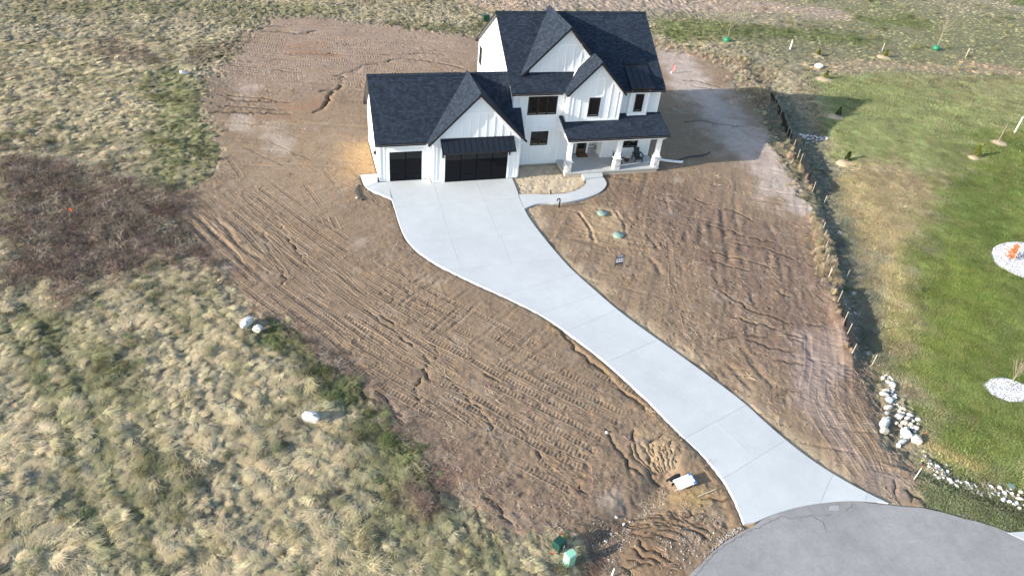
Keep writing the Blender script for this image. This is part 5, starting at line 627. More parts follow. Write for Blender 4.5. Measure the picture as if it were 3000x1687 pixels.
window(6.78,9.16,4.30,5.80,2.0,3);window(7.28,8.73,1.70,2.90,2.0,2);window(11.50,12.44,4.32,5.87,1.3,1);window(15.62,16.34,4.40,5.86,1.7,1,case=.0);window(15.46,16.76,1.10,2.62,2.0,2)
window(0,.76,4.45,5.98,0,1,rz=-math.pi/2,org=(5.6,12.8,4.45),case=0)
# garage doors
def gdoor(x0,x1,y,cols,h=2.42):
    o=MB().box(x0,x1,y-.006,y+.0,.0,h).build('garage_door',M['gdoor'],house)
    rh=h/4;cw=(x1-x0)/cols
    for r in range(4):
        for c in range(cols):
            a,b=x0+c*cw,x0+(c+1)*cw;z=r*rh
            ubox('panel',a+.04,b-.04,y-.030,y-.006,z+.018,z+rh-.018,M['gdoor'] if r<3 else M['glass'],o)
            if r<3:
                for k in range(2): ubox('panel_groove',a+.10,b-.10,y-.037,y-.030,z+.15+k*.22,z+.28+k*.22,M['gdoor'],o)
    return o
gdoor(-4.07,-1.65,.58,2);gdoor(0,4.88,-.04,4)
for (x0,x1,y,h) in ((-4.07,-1.65,.62,2.42),(0,4.88,0,2.42)):
    for b in ((x0-.16,x0,.03,h),(x1,x1+.16,.03,h),(x0-.16,x1+.16,h,h+.17)): ubox('door_casing',b[0],b[1],y-.07,y-.002,b[2],b[3],M['trim'],house)
# porch
pf=MB().box(9.68,17.95,-.26,1.995,.16,.28).box(10.91,13.56,1.995,2.995,.16,.28);porch=part(pf,'porch_floor',M['concrete2']);MB().box(9.76,17.86,-.18,1.99,-.4,.16).build('porch_base',M['foundation'],porch)
st=part(MB().prism([(11.16,-.262),(12.93,-.262),(12.72,-.9),(11.1,-.98)],-.2,.13),'step',M['concrete'])
def stone_block(name,x0,x1,y0,y1,z0,z1,parent,faces='flrb',rowh=(.07,.13),lw=(.12,.32)):
    """courses of split ledge stone as real blocks"""
    mb=MB();tone=[]
    def course(horiz,fixed,a0,a1,sgn):
        z=z0
        while z<z1-.02:
            h=min(random.uniform(*rowh),z1-z);a=a0
            while a<a1-.01:
                l=random.uniform(*lw);l=l if a+l<a1-.06 else a1-a
                d=random.uniform(.012,.045);g=.006;k=len(mb.v)
                if horiz: mb.box(a+g,a+l-g,min(fixed,fixed+sgn*d),max(fixed,fixed+sgn*d),z+g,z+h-g)
                else: mb.box(min(fixed,fixed+sgn*d),max(fixed,fixed+sgn*d),a+g,a+l-g,z+g,z+h-g)
                t=random.choice([(.62,.62,.62),(.70,.69,.68),(.50,.51,.53),(.36,.37,.40),(.58,.56,.53),(.66,.66,.67)]);t=tuple(c*random.uniform(.85,1.1) for c in t);tone.extend([t]*8);a+=l
            z+=h
    if 'f' in faces: course(True,y0,x0,x1,-1)
    if 'b' in faces: course(True,y1,x0,x1,1)
    if 'l' in faces: course(False,x0,y0,y1,-1)
    if 'r' in faces: course(False,x1,y0,y1,1)
    o=mb.build(name,M['stone'],parent);ca=o.data.color_attributes.new('tone','FLOAT_COLOR','POINT');ca.data.foreach_set('color',np.array([(*t,1) for t in tone],np.float32).ravel());o['kind']='stuff';return o
for cx_ in (9.96,14.18,17.66):
    c=MB().box(cx_-.235,cx_+.235,-.20,.27,.28,1.16).build('column',M['mortar'],house)
    stone_block('stones',cx_-.235,cx_+.235,-.20,.27,.285,1.15,c)
    MB().box(cx_-.31,cx_+.31,-.275,.345,1.16,1.23).build('cap',M['stone'] if 0 else M['concrete'],c)
    MB().box(cx_-.2,cx_+.2,-.165,.235,1.23,1.42).build('plinth',M['trim'],c)
    v=[(cx_-s*.5-.0,.035-s*.5,z) for s,z in ()]
    m_=MB();a,b=.165,.155;m_.add([(cx_-a,.035-a,1.42),(cx_+a,.035-a,1.42),(cx_+a,.035+a,1.42),(cx_-a,.035+a,1.42),(cx_-b,.035-b,2.7),(cx_+b,.035-b,2.7),(cx_+b,.035+b,2.7),(cx_-b,.035+b,2.7)],[(3,2,1,0),(4,5,6,7),(0,1,5,4),(1,2,6,5),(2,3,7,6),(3,0,4,7)]);m_.build('shaft',M['trim'],c)
    MB().box(cx_-.195,cx_+.195,-.16,.23,2.7,2.86).build('capital',M['trim'],c)
# entry alcove: door, casing, ledge stone either side
dr_=MB().box(11.72,12.62,2.93,2.985,.30,2.42).build('front_door',M['doorwood'],house)
MB().box(11.90,12.44,2.915,2.93,.72,2.05).build('door_glass',M['glass'],dr_);MB().box(12.50,12.54,2.87,2.93,1.15,1.42).build('handle',M['black'],dr_)
for b in ((11.56,11.72,.29,2.58),(12.62,12.78,.29,2.58),(11.72,12.62,2.42,2.58)): MB().box(b[0],b[1],2.90,2.998,b[2],b[3]).build('casing',M['trim'],dr_)
MB().box(11.5,12.85,2.86,2.998,.281,.30).build('threshold',M['black'],dr_)
for x0,x1 in ((12.785,13.565),(10.905,11.555)): MB().box(x0,x1,2.985,2.9985,.285,3.0).build('stone_backing',M['mortar'],wall)
random.seed(3)
for x0,x1 in ((12.79,13.56),(10.92,11.55)):
    z=.285
    while z<2.95:
        h=random.choice((.09,.12,.15));x=x0
        while x<x1-.01:
            l=random.uniform(.2,.42);l=l if x+l<x1-.1 else x1-x
            t=random.choice([(.42,.42,.42),(.52,.51,.50),(.28,.29,.31),(.20,.21,.24),(.38,.36,.34)])
            o=MB().box(x+.006,x+l-.006,2.984-random.uniform(.03,.07),2.984,z+.006,z+h-.006).build('stone',M['stone'],wall)
            ca=o.data.color_attributes.new('tone','FLOAT_COLOR','POINT');ca.data.foreach_set('color',np.array([(*t,1)]*8,np.float32).ravel());x+=l
        z+=h
# wall lamp and meter on the garage side
ml=MB().box(-4.93,-4.84,2.0,2.3,1.35,1.85).cyl((-4.99,2.15),.11,1.5,1.66,12);ml.build('electric_meter',M['galv'],gwall)
ml=MB().tube([(-4.84,1.1,2.3),(-5.02,1.1,2.36),(-5.05,1.1,2.2)],.02,6).box(-5.14,-4.98,1.02,1.18,2.1,2.28);ml.build('wall_lamp',M['black'],gwall)
# ---------------- things on the porch
def place(root,x,y,z,rz): root.location=(x,y,z);root.rotation_euler=(0,0,rz)
def chair(x,y,rz,label):
    r=empty('adirondack_chair');place(r,x,y,.281,rz);tag(r,label,'chair','chairs on the porch')
    for i in range(5):
        xx=-.26+i*.105;MB().add([(xx,.26,.30),(xx+.095,.26,.30),(xx+.095,.50,1.02),(xx,.50,1.02),(xx,.285,.295),(xx+.095,.285,.295),(xx+.095,.525,1.01),(xx,.525,1.01)],[(0,1,2,3),(7,6,5,4),(0,4,5,1),(1,5,6,2),(2,6,7,3),(3,7,4,0)]).build('back_slat',M['chair'],r)
    for i in range(5):
        y0=-.30+i*.115;z0=.40-.025*i;MB().box(-.27,.27,y0,y0+.10,z0,z0+.025).build('seat_slat',M['chair'],r)
    for s in (-1,1):
        MB().box(s*.32-.025,s*.32+.025,-.32,-.23,0,.62).build('leg',M['chair'],r);MB().box(s*.32-.025,s*.32+.025,.32,.40,0,.60).build('leg',M['chair'],r)
        MB().box(s*.34-.065,s*.34+.065,-.38,.42,.622,.647).build('arm',M['chair'],r)
    MB().box(-.30,.30,-.33,-.305,.28,.40).build('apron',M['chair'],r);return r
chair(16.55,1.05,math.radians(0),'black slatted chair below the porch window, facing the road')
chair(14.72,.95,math.radians(80),'black slatted chair beside the middle porch column, turned sideways')
t_=empty('side_table',(15.62,1.12,.281));tag(t_,'small brown barrel side table with white top between two chairs','table')
MB().tube([(0,0,0),(0,0,.12),(0,0,.26),(0,0,.40)],[.17,.20,.205,.18],16).build('barrel',M['barrel'],t_,smooth=False)
for z in (.08,.32): MB().tube([(0,0,z),(0,0,z+.03)],[.20,.205],16).build('hoop',M['black'],t_)
MB().cyl((0,0),.25,.40,.43,20).build('table_top',M['tabletop'],t_)
dm=empty('doormat',(12.15,2.5,.281));tag(dm,'brown coir doormat with black border at the front door','doormat');MB().box(-.48,.48,-.3,.3,0,.012).build('border',M['rubber'],dm);MB().box(-.38,.38,-.2,.2,.0125,.02).build('pile',M['coir'],dm)
# ---------------- yard things
def at(x,y,dz=0): return (x,y,gz(x,y)+dz)
p=empty('vent_pipe',at(7.77,-4.62));tag(p,'black hooked vent pipe standing at the edge of the curved walk','pipe')
MB().tube([(0,0,-.1),(0,0,.62),(-.02,0,.70),(-.09,0,.76),(-.17,0,.74),(-.21,0,.66),(-.21,0,.58)],.05,10).build('hooked_pipe',M['pipe'],p,smooth=True);MB().tube([(0,0,-.05),(0,0,.05)],[.075,.075],10).build('collar',M['pipe'],p)
p=MB().tube([(0,0,-.1),(-.10,.02,.42)],.055,10).build('pipe_stub',M['pipe'],None,loc=at(7.77,-2.77));tag(p,'short leaning black pipe stub in the sandy planting bed','pipe')
for (x,y,l) in ((10.71,-5.97,'round green septic lid closer to the front walk'),(10.79,-8.94,'round green septic lid closer to the yard sign')):
    r=empty('septic_lid',at(x,y,0));tag(r,l,'lid','septic lids');MB().cyl((0,0),.36,-.1,.10,28).build('riser',M['greenlid'],r)
    m=MB();n=28;v=[(0,0,.17)]+[(.39*math.cos(2*math.pi*i/n),.39*math.sin(2*math.pi*i/n),.12) for i in range(n)]+[(.39*math.cos(2*math.pi*i/n),.39*math.sin(2*math.pi*i/n),.085) for i in range(n)]
    m.add(v,[(0,1+i,1+(i+1)%n) for i in range(n)]+[(1+i,1+n+i,1+n+(i+1)%n,1+(i+1)%n) for i in range(n)]);m.build('dome',M['greenlid'],r,smooth=True)
    for k in range(8):
        a=k*math.pi/4;MB().tube([(.07*math.cos(a),.07*math.sin(a),.163),(.34*math.cos(a),.34*math.sin(a),.13)],.012,5).build('rib',M['greenlid'],r)
    MB().cyl((.02,0),.055,.16,.19,10).build('handle',M['galv'],r)
# yard sale sign, facing the road
r=empty('yard_sign',at(9.25,-12.62),math.radians(6));tag(r,'navy and white yard sign on a black frame in bare soil','sign')
MB().box(-.30,-.27,-.012,.012,-.3,.98).build('post',M['black'],r);MB().box(.27,.30,-.012,.012,-.3,.98).build('post',M['black'],r);MB().box(-.30,.30,-.012,.012,.14,.17).build('crossbar',M['black'],r)
pn=MB().box(-.27,.27,-.012,.012,.20,.80).build('panel',M['white'],r)
MB().box(-.27,.27,-.016,-.0125,.20,.40).build('lower_band',M['navy'],pn);MB().box(-.24,.24,-.018,-.0165,.215,.27).build('footer',M['wood'],pn);MB().box(-.27,.27,-.016,-.0125,.72,.80).build('upper_band',M['navy'],pn)
for x0,x1,z0,z1 in ((-.20,-.08,.62,.65),(-.12,-.09,.52,.62),(-.20,-.10,.50,.53),(.0,.04,.53,.62),(.06,.10,.52,.62),(.115,.16,.53,.56),(.18,.21,.52,.64)): MB().box(x0,x1,-.0165,-.0125,z0,z1).build('lettering',M['ink'],pn)
rp=MB().box(-.22,.24,-.012,.012,.82,.96).build('rider',M['navy'],r);MB().box(-.17,.19,-.016,-.0125,.86,.92).build('stripe',M['white'],rp)
# permit board propped face up near the culvert
r=empty('permit_board',at(5.5,-29.78,.28),math.radians(4));tag(r,'tilted white board with a blue header on wooden stakes by the drive','sign')
def tilt(o): o.rotation_euler=(math.radians(0),math.radians(-12),0);return o
b_=tilt(MB().box(-.47,.47,-.29,.29,0,.025).build('panel',M['white'],r))
hb=MB().box(.33,.47,-.29,.29,.026,.031).build('header',M['blue'],b_)
for y0,y1 in ((-.17,-.03),(.02,.17)): MB().box(.35,.44,y0,y1,.0315,.035).build('label',M['white'],b_)
MB().box(-.345,-.335,-.28,.27,.026,.029).build('rule_line',M['ink'],b_)
for s in (-1,1):
    tilt(MB().box(-.66,.42,s*.22-.02,s*.22+.02,-.045,-.001).build('stake',M['wood'],r)); MB().tube([(.35,s*.22,-.45),(.38,s*.22,.02)],.02,5).build('prop',M['wood'],r)
cpz=gz(5.0,-29.45);cp=MB().tube([(0,0,0),(.9,.35,.02)],.19,14,cap=False).tube([(0,0,0),(.9,.35,.02)],.165,14,cap=False).build('culvert_pipe',M['pipe'],None,loc=(4.95,-29.42,cpz+.10));tag(cp,'black culvert pipe end beside the white tilted board','pipe')
a=at(5.88,-30.56,.03);b=at(6.78,-30.44,.10);w_=MB().tube([(0,0,0),tuple(np.subtract(b,a))],.028,4).build('wooden_stake',M['wood'],None,loc=a);tag(w_,'grey wooden stake lying on the soil beside the drive','stake')
# utility boxes by the road
r=empty('utility_pedestal',at(-1.42,-31.62,-.05),math.radians(28));tag(r,'dark green metal utility box among weeds near the road','utility box')
MB().box(-.20,.20,-.19,.19,0,.52).build('cabinet',M['dgreen'],r);MB().add([(-.22,-.21,.52),(.22,-.21,.52),(.22,.21,.52),(-.22,.21,.52),(-.20,-.15,.62),(.20,-.15,.62),(.20,.19,.62),(-.20,.19,.62)],[(4,5,6,7),(0,1,5,4),(1,2,6,5),(2,3,7,6),(3,0,4,7),(3,2,1,0)]).build('hood',M['dgreen'],r);MB().box(.08,.17,-.197,-.1905,.12,.34).build('notice',M['white'],r)
r=empty('telecom_pedestal',at(-1.22,-32.40,-.06),math.radians(18));tag(r,'tall pale green plastic utility box with stickers near the road','utility box')
def rbox(x,y,z0,z1,k=.06,t=1.0):
    o=[(-x+k,-y),(x-k,-y),(x,-y+k),(x,y-k),(x-k,y),(-x+k,y),(-x,y-k),(-x,-y+k)];m=MB();m.add([(q[0],q[1],z0) for q in o]+[(q[0]*t,q[1]*t,z1) for q in o],[tuple(range(7,-1,-1)),tuple(range(8,16))]+[(i,(i+1)%8,8+(i+1)%8,8+i) for i in range(8)]);return m
rbox(.24,.18,0,.72).build('cabinet',M['lgreen'],r);rbox(.25,.19,.72,.80).build('lid',M['lgreen'],r);rbox(.25,.19,.80,.86,t=.82).build('lid_top',M['lgreen'],r)
for x0,x1,z0,z1 in ((-.13,-.06,.55,.64),(-.02,.05,.56,.66),(-.10,.0,.36,.47),(-.16,-.06,.14,.30),(.02,.12,.18,.24)): MB().box(x0,x1,-.186,-.1805,z0,z1).build('sticker',M['sticker'],r)
def flag(x,y,h,m,label,cat='flag',w=.10,hh=.08,group=None,lean=.05):
    r=empty('marker_flag',at(x,y,-.02));tag(r,label,cat,group);MB().tube([(0,0,0),(lean,0,h)],.008,5).build('wire',M['galv'],r)
    mb=MB();n=4;v=[];[v.extend([(lean+w*i/n,.02*math.sin(i*1.7),h-hh),(lean+w*i/n,.02*math.sin(i*1.7+.4),h)]) for i in range(n+1)];mb.add(v,[(2*i,2*i+2,2*i+3,2*i+1) for i in range(n)]);mb.build('flag_cloth',M[m],r);return r
flag(-1.95,-31.95,.3,'red','red utility flag in the grass beside dark green box','flag',.16,.12);flag(-1.30,-31.15,.25,'red','small red flag in soil behind dark green box','flag',.12,.1);flag(-.80,-32.05,.22,'red','small red flag in weeds right of pale green box','flag',.1,.07)
flag(-25.13,-1.96,.95,'orange','orange survey flag standing in the brown brambles','flag',.22,.17);flag(19.9,-29.45,.3,'orange','orange flag behind the pinkish boulder of the rock pile','flag',.12,.1);flag(18.2,-31.05,.35,'yellow','yellow flag in the grass near the white marker post','flag',.12,.1)
def post(x,y,h,r_,m,name,label,cat,lean=(0,0),group=None):
    o=MB().tube([(0,0,-.15),(lean[0],lean[1],h)],r_,8).build(name,M[m],None,loc=at(x,y));return tag(o,label,cat,group)
post(.24,-33.5,.62,.03,'pvc','pvc_marker','white plastic pipe leaning in the ditch near the road','pipe',(.1,.1))
post(49.37,28.03,1.15,.07,'pvc','pvc_marker','white plastic post in the dark green grass strip','post');post(59.62,3.04,1.75,.06,'pvc','pvc_marker','tall white plastic post standing behind the bare sapling on the lawn','post')
post(62.37,26.9,1.0,.045,'wood','survey_stake','wooden stake beside a mulch ring with a small shrub in the rough grass','stake');post(73.24,24.1,1.2,.055,'wood','survey_stake','wooden stake standing alone in rough grass past the green bagged sapling','stake')
r=empty('marker_post',at(17.14,-31.91),math.radians(20));tag(r,'flat white marker post with red tip beside the soil edge','post');MB().box(-.05,.05,-.012,.012,-.1,.92).build('blade',M['pvc'],r);MB().box(-.05,.05,-.013,.013,.92,1.05).build('tip',M['red'],r);MB().box(-.03,.03,-.0145,-.0125,.3,.8).build('decal',M['white'],r)
for i,(x,y,h,l) in enumerate(((25.25,-15.85,.75,'thin wooden stake at the lawn edge of the swale, farthest from the rocks'),(23.32,-19.72,.4,'short wooden stake at the lawn edge of the swale'),(20.95,-24.02,.95,'tall tan wooden stake between silt fence end and rock pile'),(30.2,-6.3,.8,'wooden stake standing in the grey grass below the upper silt fence'))): post(x,y,h,.022,'wood','survey_stake',l,'stake',(.03,.02))
r=empty('pink_marker',at(29.54,21.06));tag(r,'pink flagging tape on a white stub behind the house corner','marker');MB().cyl((0,0),.06,-.1,.22,8).build('stub',M['pvc'],r);MB().add([(-.06,0,.2),(.14,.02,.2),(.24,.05,1.05),(.14,.02,1.1)],[(0,1,2,3)]).add([(.0,.02,.2),(.2,-.1,.25),(.3,-.06,.8),(.2,.04,.95)],[(0,1,2,3)]).build('tape',M['pink'],r)
o=MB().box(-.35,.35,-.3,.3,-.1,.75).build('utility_pedestal',M['dgreen'],None,loc=at(13.0,38.8));tag(o,'dark green utility box in the field behind the house','utility box')
# drain tube and hoses right of the porch
x0,y0=18.75,1.42
hz=MB();pts=[(x0,y0,.22),(19.4,1.28,.14),(20.2,1.08,.10),(20.7,.95,.10),(20.85,1.0,.12)];pts=[(a,b,gz(a,b)+c) for a,b,c in pts]
k=[];rs=[]
for i in range(40):
    s=i/39*(len(pts)-1);j=min(int(s),len(pts)-2);f=s-j;k.append(tuple(np.array(pts[j])*(1-f)+np.array(pts[j+1])*f));rs.append(.105+.008*math.sin(i*2.4))
o=hz.tube(k,rs,10).build('drain_sleeve',M['pvc'],None,smooth=True);tag(o,'white drain sleeve lying on the soil beside the porch','pipe')
def hose(pts,r_,label,name='drain_hose',z=.05):
    P=smooth_line([tuple(q) for q in pts],2);k=[];rs=[];c=cum(P);n=int(c[-1]/.05)
    for i in range(n+1):
        s=c[-1]*i/n;x=float(np.interp(s,c,[q[0] for q in P]));y=float(np.interp(s,c,[q[1] for q in P]));k.append((x,y,gz(x,y)+z));rs.append(r_*(1+.08*(i%2)))
    o=MB().tube(k,rs,8).build(name,M['pipe'],None);return tag(o,label,'hose')
hose([(20.3,1.25),(21.1,1.65),(22.1,1.92),(23.2,1.98),(23.9,2.2),(24.3,2.5)],.075,'black corrugated drain hose snaking across pale soil by the porch')
hose([(-6.35,.30),(-6.52,.1),(-6.64,-.5),(-6.58,-1.2),(-6.35,-1.85)],.07,'black drain hose curled on the soil beside the garage apron',z=.06)
# ---------------- rocks
def rock_mesh(seed,flat=.7,sub=2):
    bm=bmesh.new();bmesh.ops.create_icosphere(bm,subdivisions=sub,radius=1);rn=random.Random(seed);pl=[(Vector((rn.gauss(0,1),rn.gauss(0,1),rn.gauss(0,.8))).normalized(),rn.uniform(.50,.88)) for _ in range(13)]
    for v in bm.verts:
        for n_,d_ in pl:
            e=v.co.dot(n_)-d_
            if e>0: v.co-=n_*e*.94
        v.co*=1+rn.uniform(-.06,.05);v.co.z*=flat
    me=bpy.data.meshes.new('boulder');bm.to_mesh(me);bm.free();me.materials.append(M['rock']);return me
RM=[rock_mesh(i,.62+.05*(i%4)) for i in range(8)]
RC_=[(.54,.53,.50),(.46,.45,.42),(.36,.36,.35),(.46,.41,.35),(.56,.56,.55),(.33,.35,.35),(.44,.37,.32)]
def rock(name,x,y,rx,ry,label,group=None,col=None,seed=None,sink=.3,rz=None,cat='boulder'):
    i=random.randrange(8) if seed is None else seed;o=bpy.data.objects.new(name,RM[i%8]);o.scale=(rx,ry,(rx+ry)/2*1.05);o.rotation_euler=(0,0,random.uniform(0,6.28) if rz is None else rz)
    o.location=at(x,y,(rx+ry)/2*.68*(1-sink*1.6));c=random.choice(RC_) if col is None else tuple(.62*q for q in col);o['rockcol']=[*c,1.0];link(o);return tag(o,label,cat,group)
random.seed(11)
rock('boulder',-14.12,-14.60,.52,.40,'large white boulder in dry grass, bigger of two side by side',col=(.80,.80,.77),seed=1,rz=.9,sink=.1);rock('boulder',-13.55,-15.25,.36,.30,'smaller pale boulder beside the large white one in grass',col=(.72,.71,.66),seed=2,rz=.2,sink=.1)
rock('boulder',-11.07,-22.35,.56,.40,'flat bluish white boulder alone in the dry grass field',col=(.66,.67,.70),seed=3,rz=-.3,sink=.15);rock('boulder',-20.04,23.1,.50,.42,'single round white boulder at the green field edge',col=(.85,.84,.80),seed=4,sink=.0)
for i,(x,y,rx,ry) in enumerate(ROCKPILE):
    big=rx>.32;lab='medium grey and tan stone in the rock pile at the lawn corner';g='stones of the rock pile';nm='stone';cat='stone'
    if i==42: lab='largest white boulder at the soil side of the rock pile';nm='boulder';cat='boulder';g=None
    elif i==43: lab='grey green boulder just below the largest white one';nm='boulder';cat='boulder';g=None
    elif i==40: lab='tall white boulder in the middle of the rock pile';nm='boulder';cat='boulder';g=None
    elif i==41: lab='rounded pinkish boulder at the lower lawn end of the rock pile';nm='boulder';cat='boulder';g=None
    elif rx<.14: lab='small pale stone wedged in the rock pile';g='small stones of the rock pile'
    c={42:(.80,.82,.84),43:(.58,.57,.48),40:(.78,.79,.80),41:(.74,.66,.60),14:(.50,.58,.60),13:(.58,.59,.56)}.get(i)
    rock(nm,x,y,rx*1.12,max(ry*1.25,rx*.7),lab,g,c,sink=.12,rz=random.uniform(-.5,.5),cat=cat)
for i,(x,y,r_) in enumerate(RIPBIG): rock('riprap_stone',x,y,r_*1.2,r_*.85,'larger pale rounded stone in the riprap strip by the road','large riprap stones',random.choice([(.78,.77,.74),(.7,.66,.58),(.8,.8,.79)]),sink=.2,rz=random.uniform(-1,.2),cat='stone')
for i in range(150):
    s=random.random();j=min(int(s*(len(RIPRAP)-1)),len(RIPRAP)-2);f=s*(len(RIPRAP)-1)-j;x=RIPRAP[j][0]*(1-f)+RIPRAP[j+1][0]*f+random.gauss(0,.13)*(1+s);y=RIPRAP[j][1]*(1-f)+RIPRAP[j+1][1]*f+random.gauss(0,.20)*(1+.5*s);r_=random.uniform(.03,.085)
    rock('riprap_cobble',x,y,r_*1.2,r_,'small cobble in the riprap strip by the road','small riprap cobbles',random.choice([(.70,.69,.66),(.58,.54,.47),(.46,.46,.45),(.66,.56,.46),(.6,.6,.6)]),sink=.15,cat='stone')
for i,(x,y,r_) in enumerate(TOPROCKS): rock('riprap_stone',x,y,r_*1.1,r_*.9,'white stone in the small rock dam beside upper silt fence','rock dam stones',random.choice([(.82,.82,.84),(.74,.75,.78),(.68,.69,.72)]),sink=.1,cat='stone')
for x,y,r_,l in ((28.79,-10.44,.34,'largest pale stone in the swale, opposite the tall straw grass'),(24.64,-17.51,.22,'pale stone in the swale beside a thin wooden stake'),(23.33,-19.38,.18,'small stone at the foot of the short swale stake'),(21.45,-23.03,.14,'smallest stone in the swale, across from the last fence stake')): rock('boulder',x,y,r_,r_*.8,l,None,(.6,.6,.6))
rock('boulder',49.21,21.74,.65,.42,'white boulder on the tan grass ridge behind the pale lawn',col=(.82,.79,.70));rock('boulder',-6.72,-1.46,.14,.12,'small white stone beside the curled hose at the garage',col=(.85,.84,.8));rock('boulder',3.05,-26.05,.15,.13,'single grey white stone on bare soil below the drive',col=(.72,.71,.69))
for x,y in ((1.75,-30.6),(1.2,-31.3),(.85,-31.6),(2.0,-30.95)): rock('boulder',x,y,.11,.09,'pale fist sized stone in the gravelly road ditch','stones in the road ditch',(.7,.69,.66))
# ---------------- silt fence: stakes and cloth bays
def fence(path,stakes,h,label,hs=.75,below=.05):
    r=empty('silt_fence',at(*path[0]));tag(r,label,'fence');ox,oy,oz=r.location;P=smooth_line(path,2);c=cum(P);n=max(4,int(c[-1]/.9))
    for i in range(n):
        mb=MB();v=[];k=4
        for j in range(k+1):
            s=c[-1]*(i+j/k)/n;x=float(np.interp(s,c,[q[0] for q in P]));y=float(np.interp(s,c,[q[1] for q in P]));z=gz(x,y);hh=h*(1-.12*math.sin(math.pi*j/k))*random.uniform(.92,1.05)
            v+=[(x-ox,y-oy,z-oz-.15),(x-ox+.05,y-oy+.02,z-oz+hh*.5),(x-ox+.02,y-oy,z-oz+hh)]
        mb.add(v,[q for j in range(k) for q in ((3*j,3*j+3,3*j+4,3*j+1),(3*j+1,3*j+4,3*j+5,3*j+2))]);mb.build('cloth_bay',M['fabric'],r)
    for x,y in stakes:
        i=min(range(len(P)),key=lambda i:math.dist(P[i],(x,y)));x,y=P[i];z=gz(x,y);MB().box(-.016,.016,-.016,.016,-.3,hs).build('stake',M['wood'],r,loc=(x-ox-.06,y-oy,z-oz))
    return r
random.seed(5)
fence(FENCE1,FENCE1S,.72,'black silt fence with wooden stakes running beside the rock dam',.9);fence(FENCE2,FENCE2S,.22,'low silt fence half buried in tall straw coloured grass',.8);fence(FENCE3,FENCE3S,.42,'lower silt fence with four white tipped stakes holding back soil',.85)
# ---------------- plants on the lawn
def sapling(x,y,h,label,bag=None,seed=0,spread=.35,nb=12,trunk=.03):
    rn=random.Random(seed);r=empty('sapling',at(x,y));tag(r,label,'tree','young bare trees')
    MB().tube([(0,0,-.1),(.02,.0,h*.35),(.03,.02,h*.7),(.02,.03,h)],[trunk,trunk*.85,trunk*.55,trunk*.2],7).build('trunk',M['bark'],r)
    mb=MB()
    for i in range(nb):
        z=h*(.32+.55*i/nb);a=i*2.4+rn.random();l=h*spread*(1.1-.6*i/nb)*rn.uniform(.7,1.1);p0=Vector((.025,.01,z));p1=p0+Vector((math.cos(a)*l*.5,math.sin(a)*l*.5,l*.75));p2=p0+Vector((math.cos(a)*l*.8,math.sin(a)*l*.8,l*1.5))
        mb.tube([p0,p1,p2],[trunk*.42,trunk*.3,trunk*.12],4,cap=False)
        for k in range(4):
            b_=p0.lerp(p1,.5+.15*k) if k<2 else p1.lerp(p2,.2*k);d=Vector((rn.uniform(-1,1),rn.uniform(-1,1),rn.uniform(.6,1.4))).normalized()*l*rn.uniform(.35,.6);mb.tube([b_,b_+d],[trunk*.22,trunk*.09],3,cap=False)
    mb.build('crown',M['bark'],r)
    if bag: MB().tube([(0,0,.0),(0,0,.25),(0,0,.45),(0,0,.62)],[.36,.44,.36,.12],10).build('water_bag',M['bag'],r,smooth=True)
    return r
sapling(42.0,30.9,3.9,'bare sapling with dark green watering bag at the green strip',1,1,trunk=.036);sapling(70.9,26.9,4.4,'bare sapling with bright green watering bag in rough grass',1,2,trunk=.038)
sapling(27.56,-27.52,1.95,'bare branching sapling in the oval gravel bed on the lawn',0,3,.42,14);sapling(55.7,1.3,2.6,'thin bare whip of a sapling in a pale mulch ring',0,4,.10,4,.035)
def mulch_ring(x,y,r_,label,seed):
    rn=random.Random(seed);n=28;pts=[(r_*rn.uniform(.86,1.08)*math.cos(2*math.pi*i/n),r_*rn.uniform(.86,1.08)*.92*math.sin(2*math.pi*i/n)) for i in range(n)];z=gz(x,y)
    mb=MB();v=[(0,0,.14)]+[(p_[0]*.55,p_[1]*.55,.11) for p_ in pts]+[(p_[0],p_[1],-.03+max(-.1,gz(x+p_[0],y+p_[1])-z)) for p_ in pts]
    mb.add(v,[(0,1+i,1+(i+1)%n) for i in range(n)]+[(1+i,1+n+i,1+n+(i+1)%n,1+(i+1)%n) for i in range(n)]);o=mb.build('mulch_ring',M['mulch'],None,smooth=True,loc=(x,y,z+.03));tag(o,label,'mulch','mulch rings');return o
def shrub(x,y,h,label,m='evergreen',seed=0):
    rn=random.Random(seed);r=empty('evergreen_shrub',at(x,y,.12));tag(r,label,'shrub','young evergreen shrubs');MB().tube([(0,0,-.1),(0,0,h*.5)],.03,5).build('trunk',M['bark'],r)
    mb=MB()
    for i in range(420):
        t=rn.random();z=h*(.05+.95*t);ra=h*.30*(1-t)**.8*math.sqrt(rn.random())+.02;a=rn.uniform(0,6.28);c=Vector((ra*math.cos(a),ra*math.sin(a),z));d=Vector((math.cos(a)*.5,math.sin(a)*.5,rn.uniform(.5,1.2))).normalized()*rn.uniform(.07,.15);s=Vector((rn.uniform(-1,1),rn.uniform(-1,1),rn.uniform(-.3,.3))).normalized()*.03
        mb.add([c-s,c+s,c+d+s*.4,c+d-s*.4],[(0,1,2,3)])
    mb.build('crown',M[m],r);return r
RINGS=[(51.64,25.62,.95,.75,'small olive shrub in a mulch ring at the green strip end','evergreen'),(60.81,24.59,.95,.8,'small olive shrub in a mulch ring beside a wooden stake','evergreen'),(47.3,18.1,1.05,.9,'olive shrub in a mulch ring at the top of the pale lawn','evergreen'),(41.9,8.4,.85,.9,'dark shrub in a mulch ring within the house shadow','darkevergreen'),(36.5,-.36,.75,.85,'dark shrub in a mulch ring just right of the rock dam','darkevergreen'),(50.1,-1.4,.65,1.1,'golden olive cone shaped shrub on the bright lawn','evergreen')]
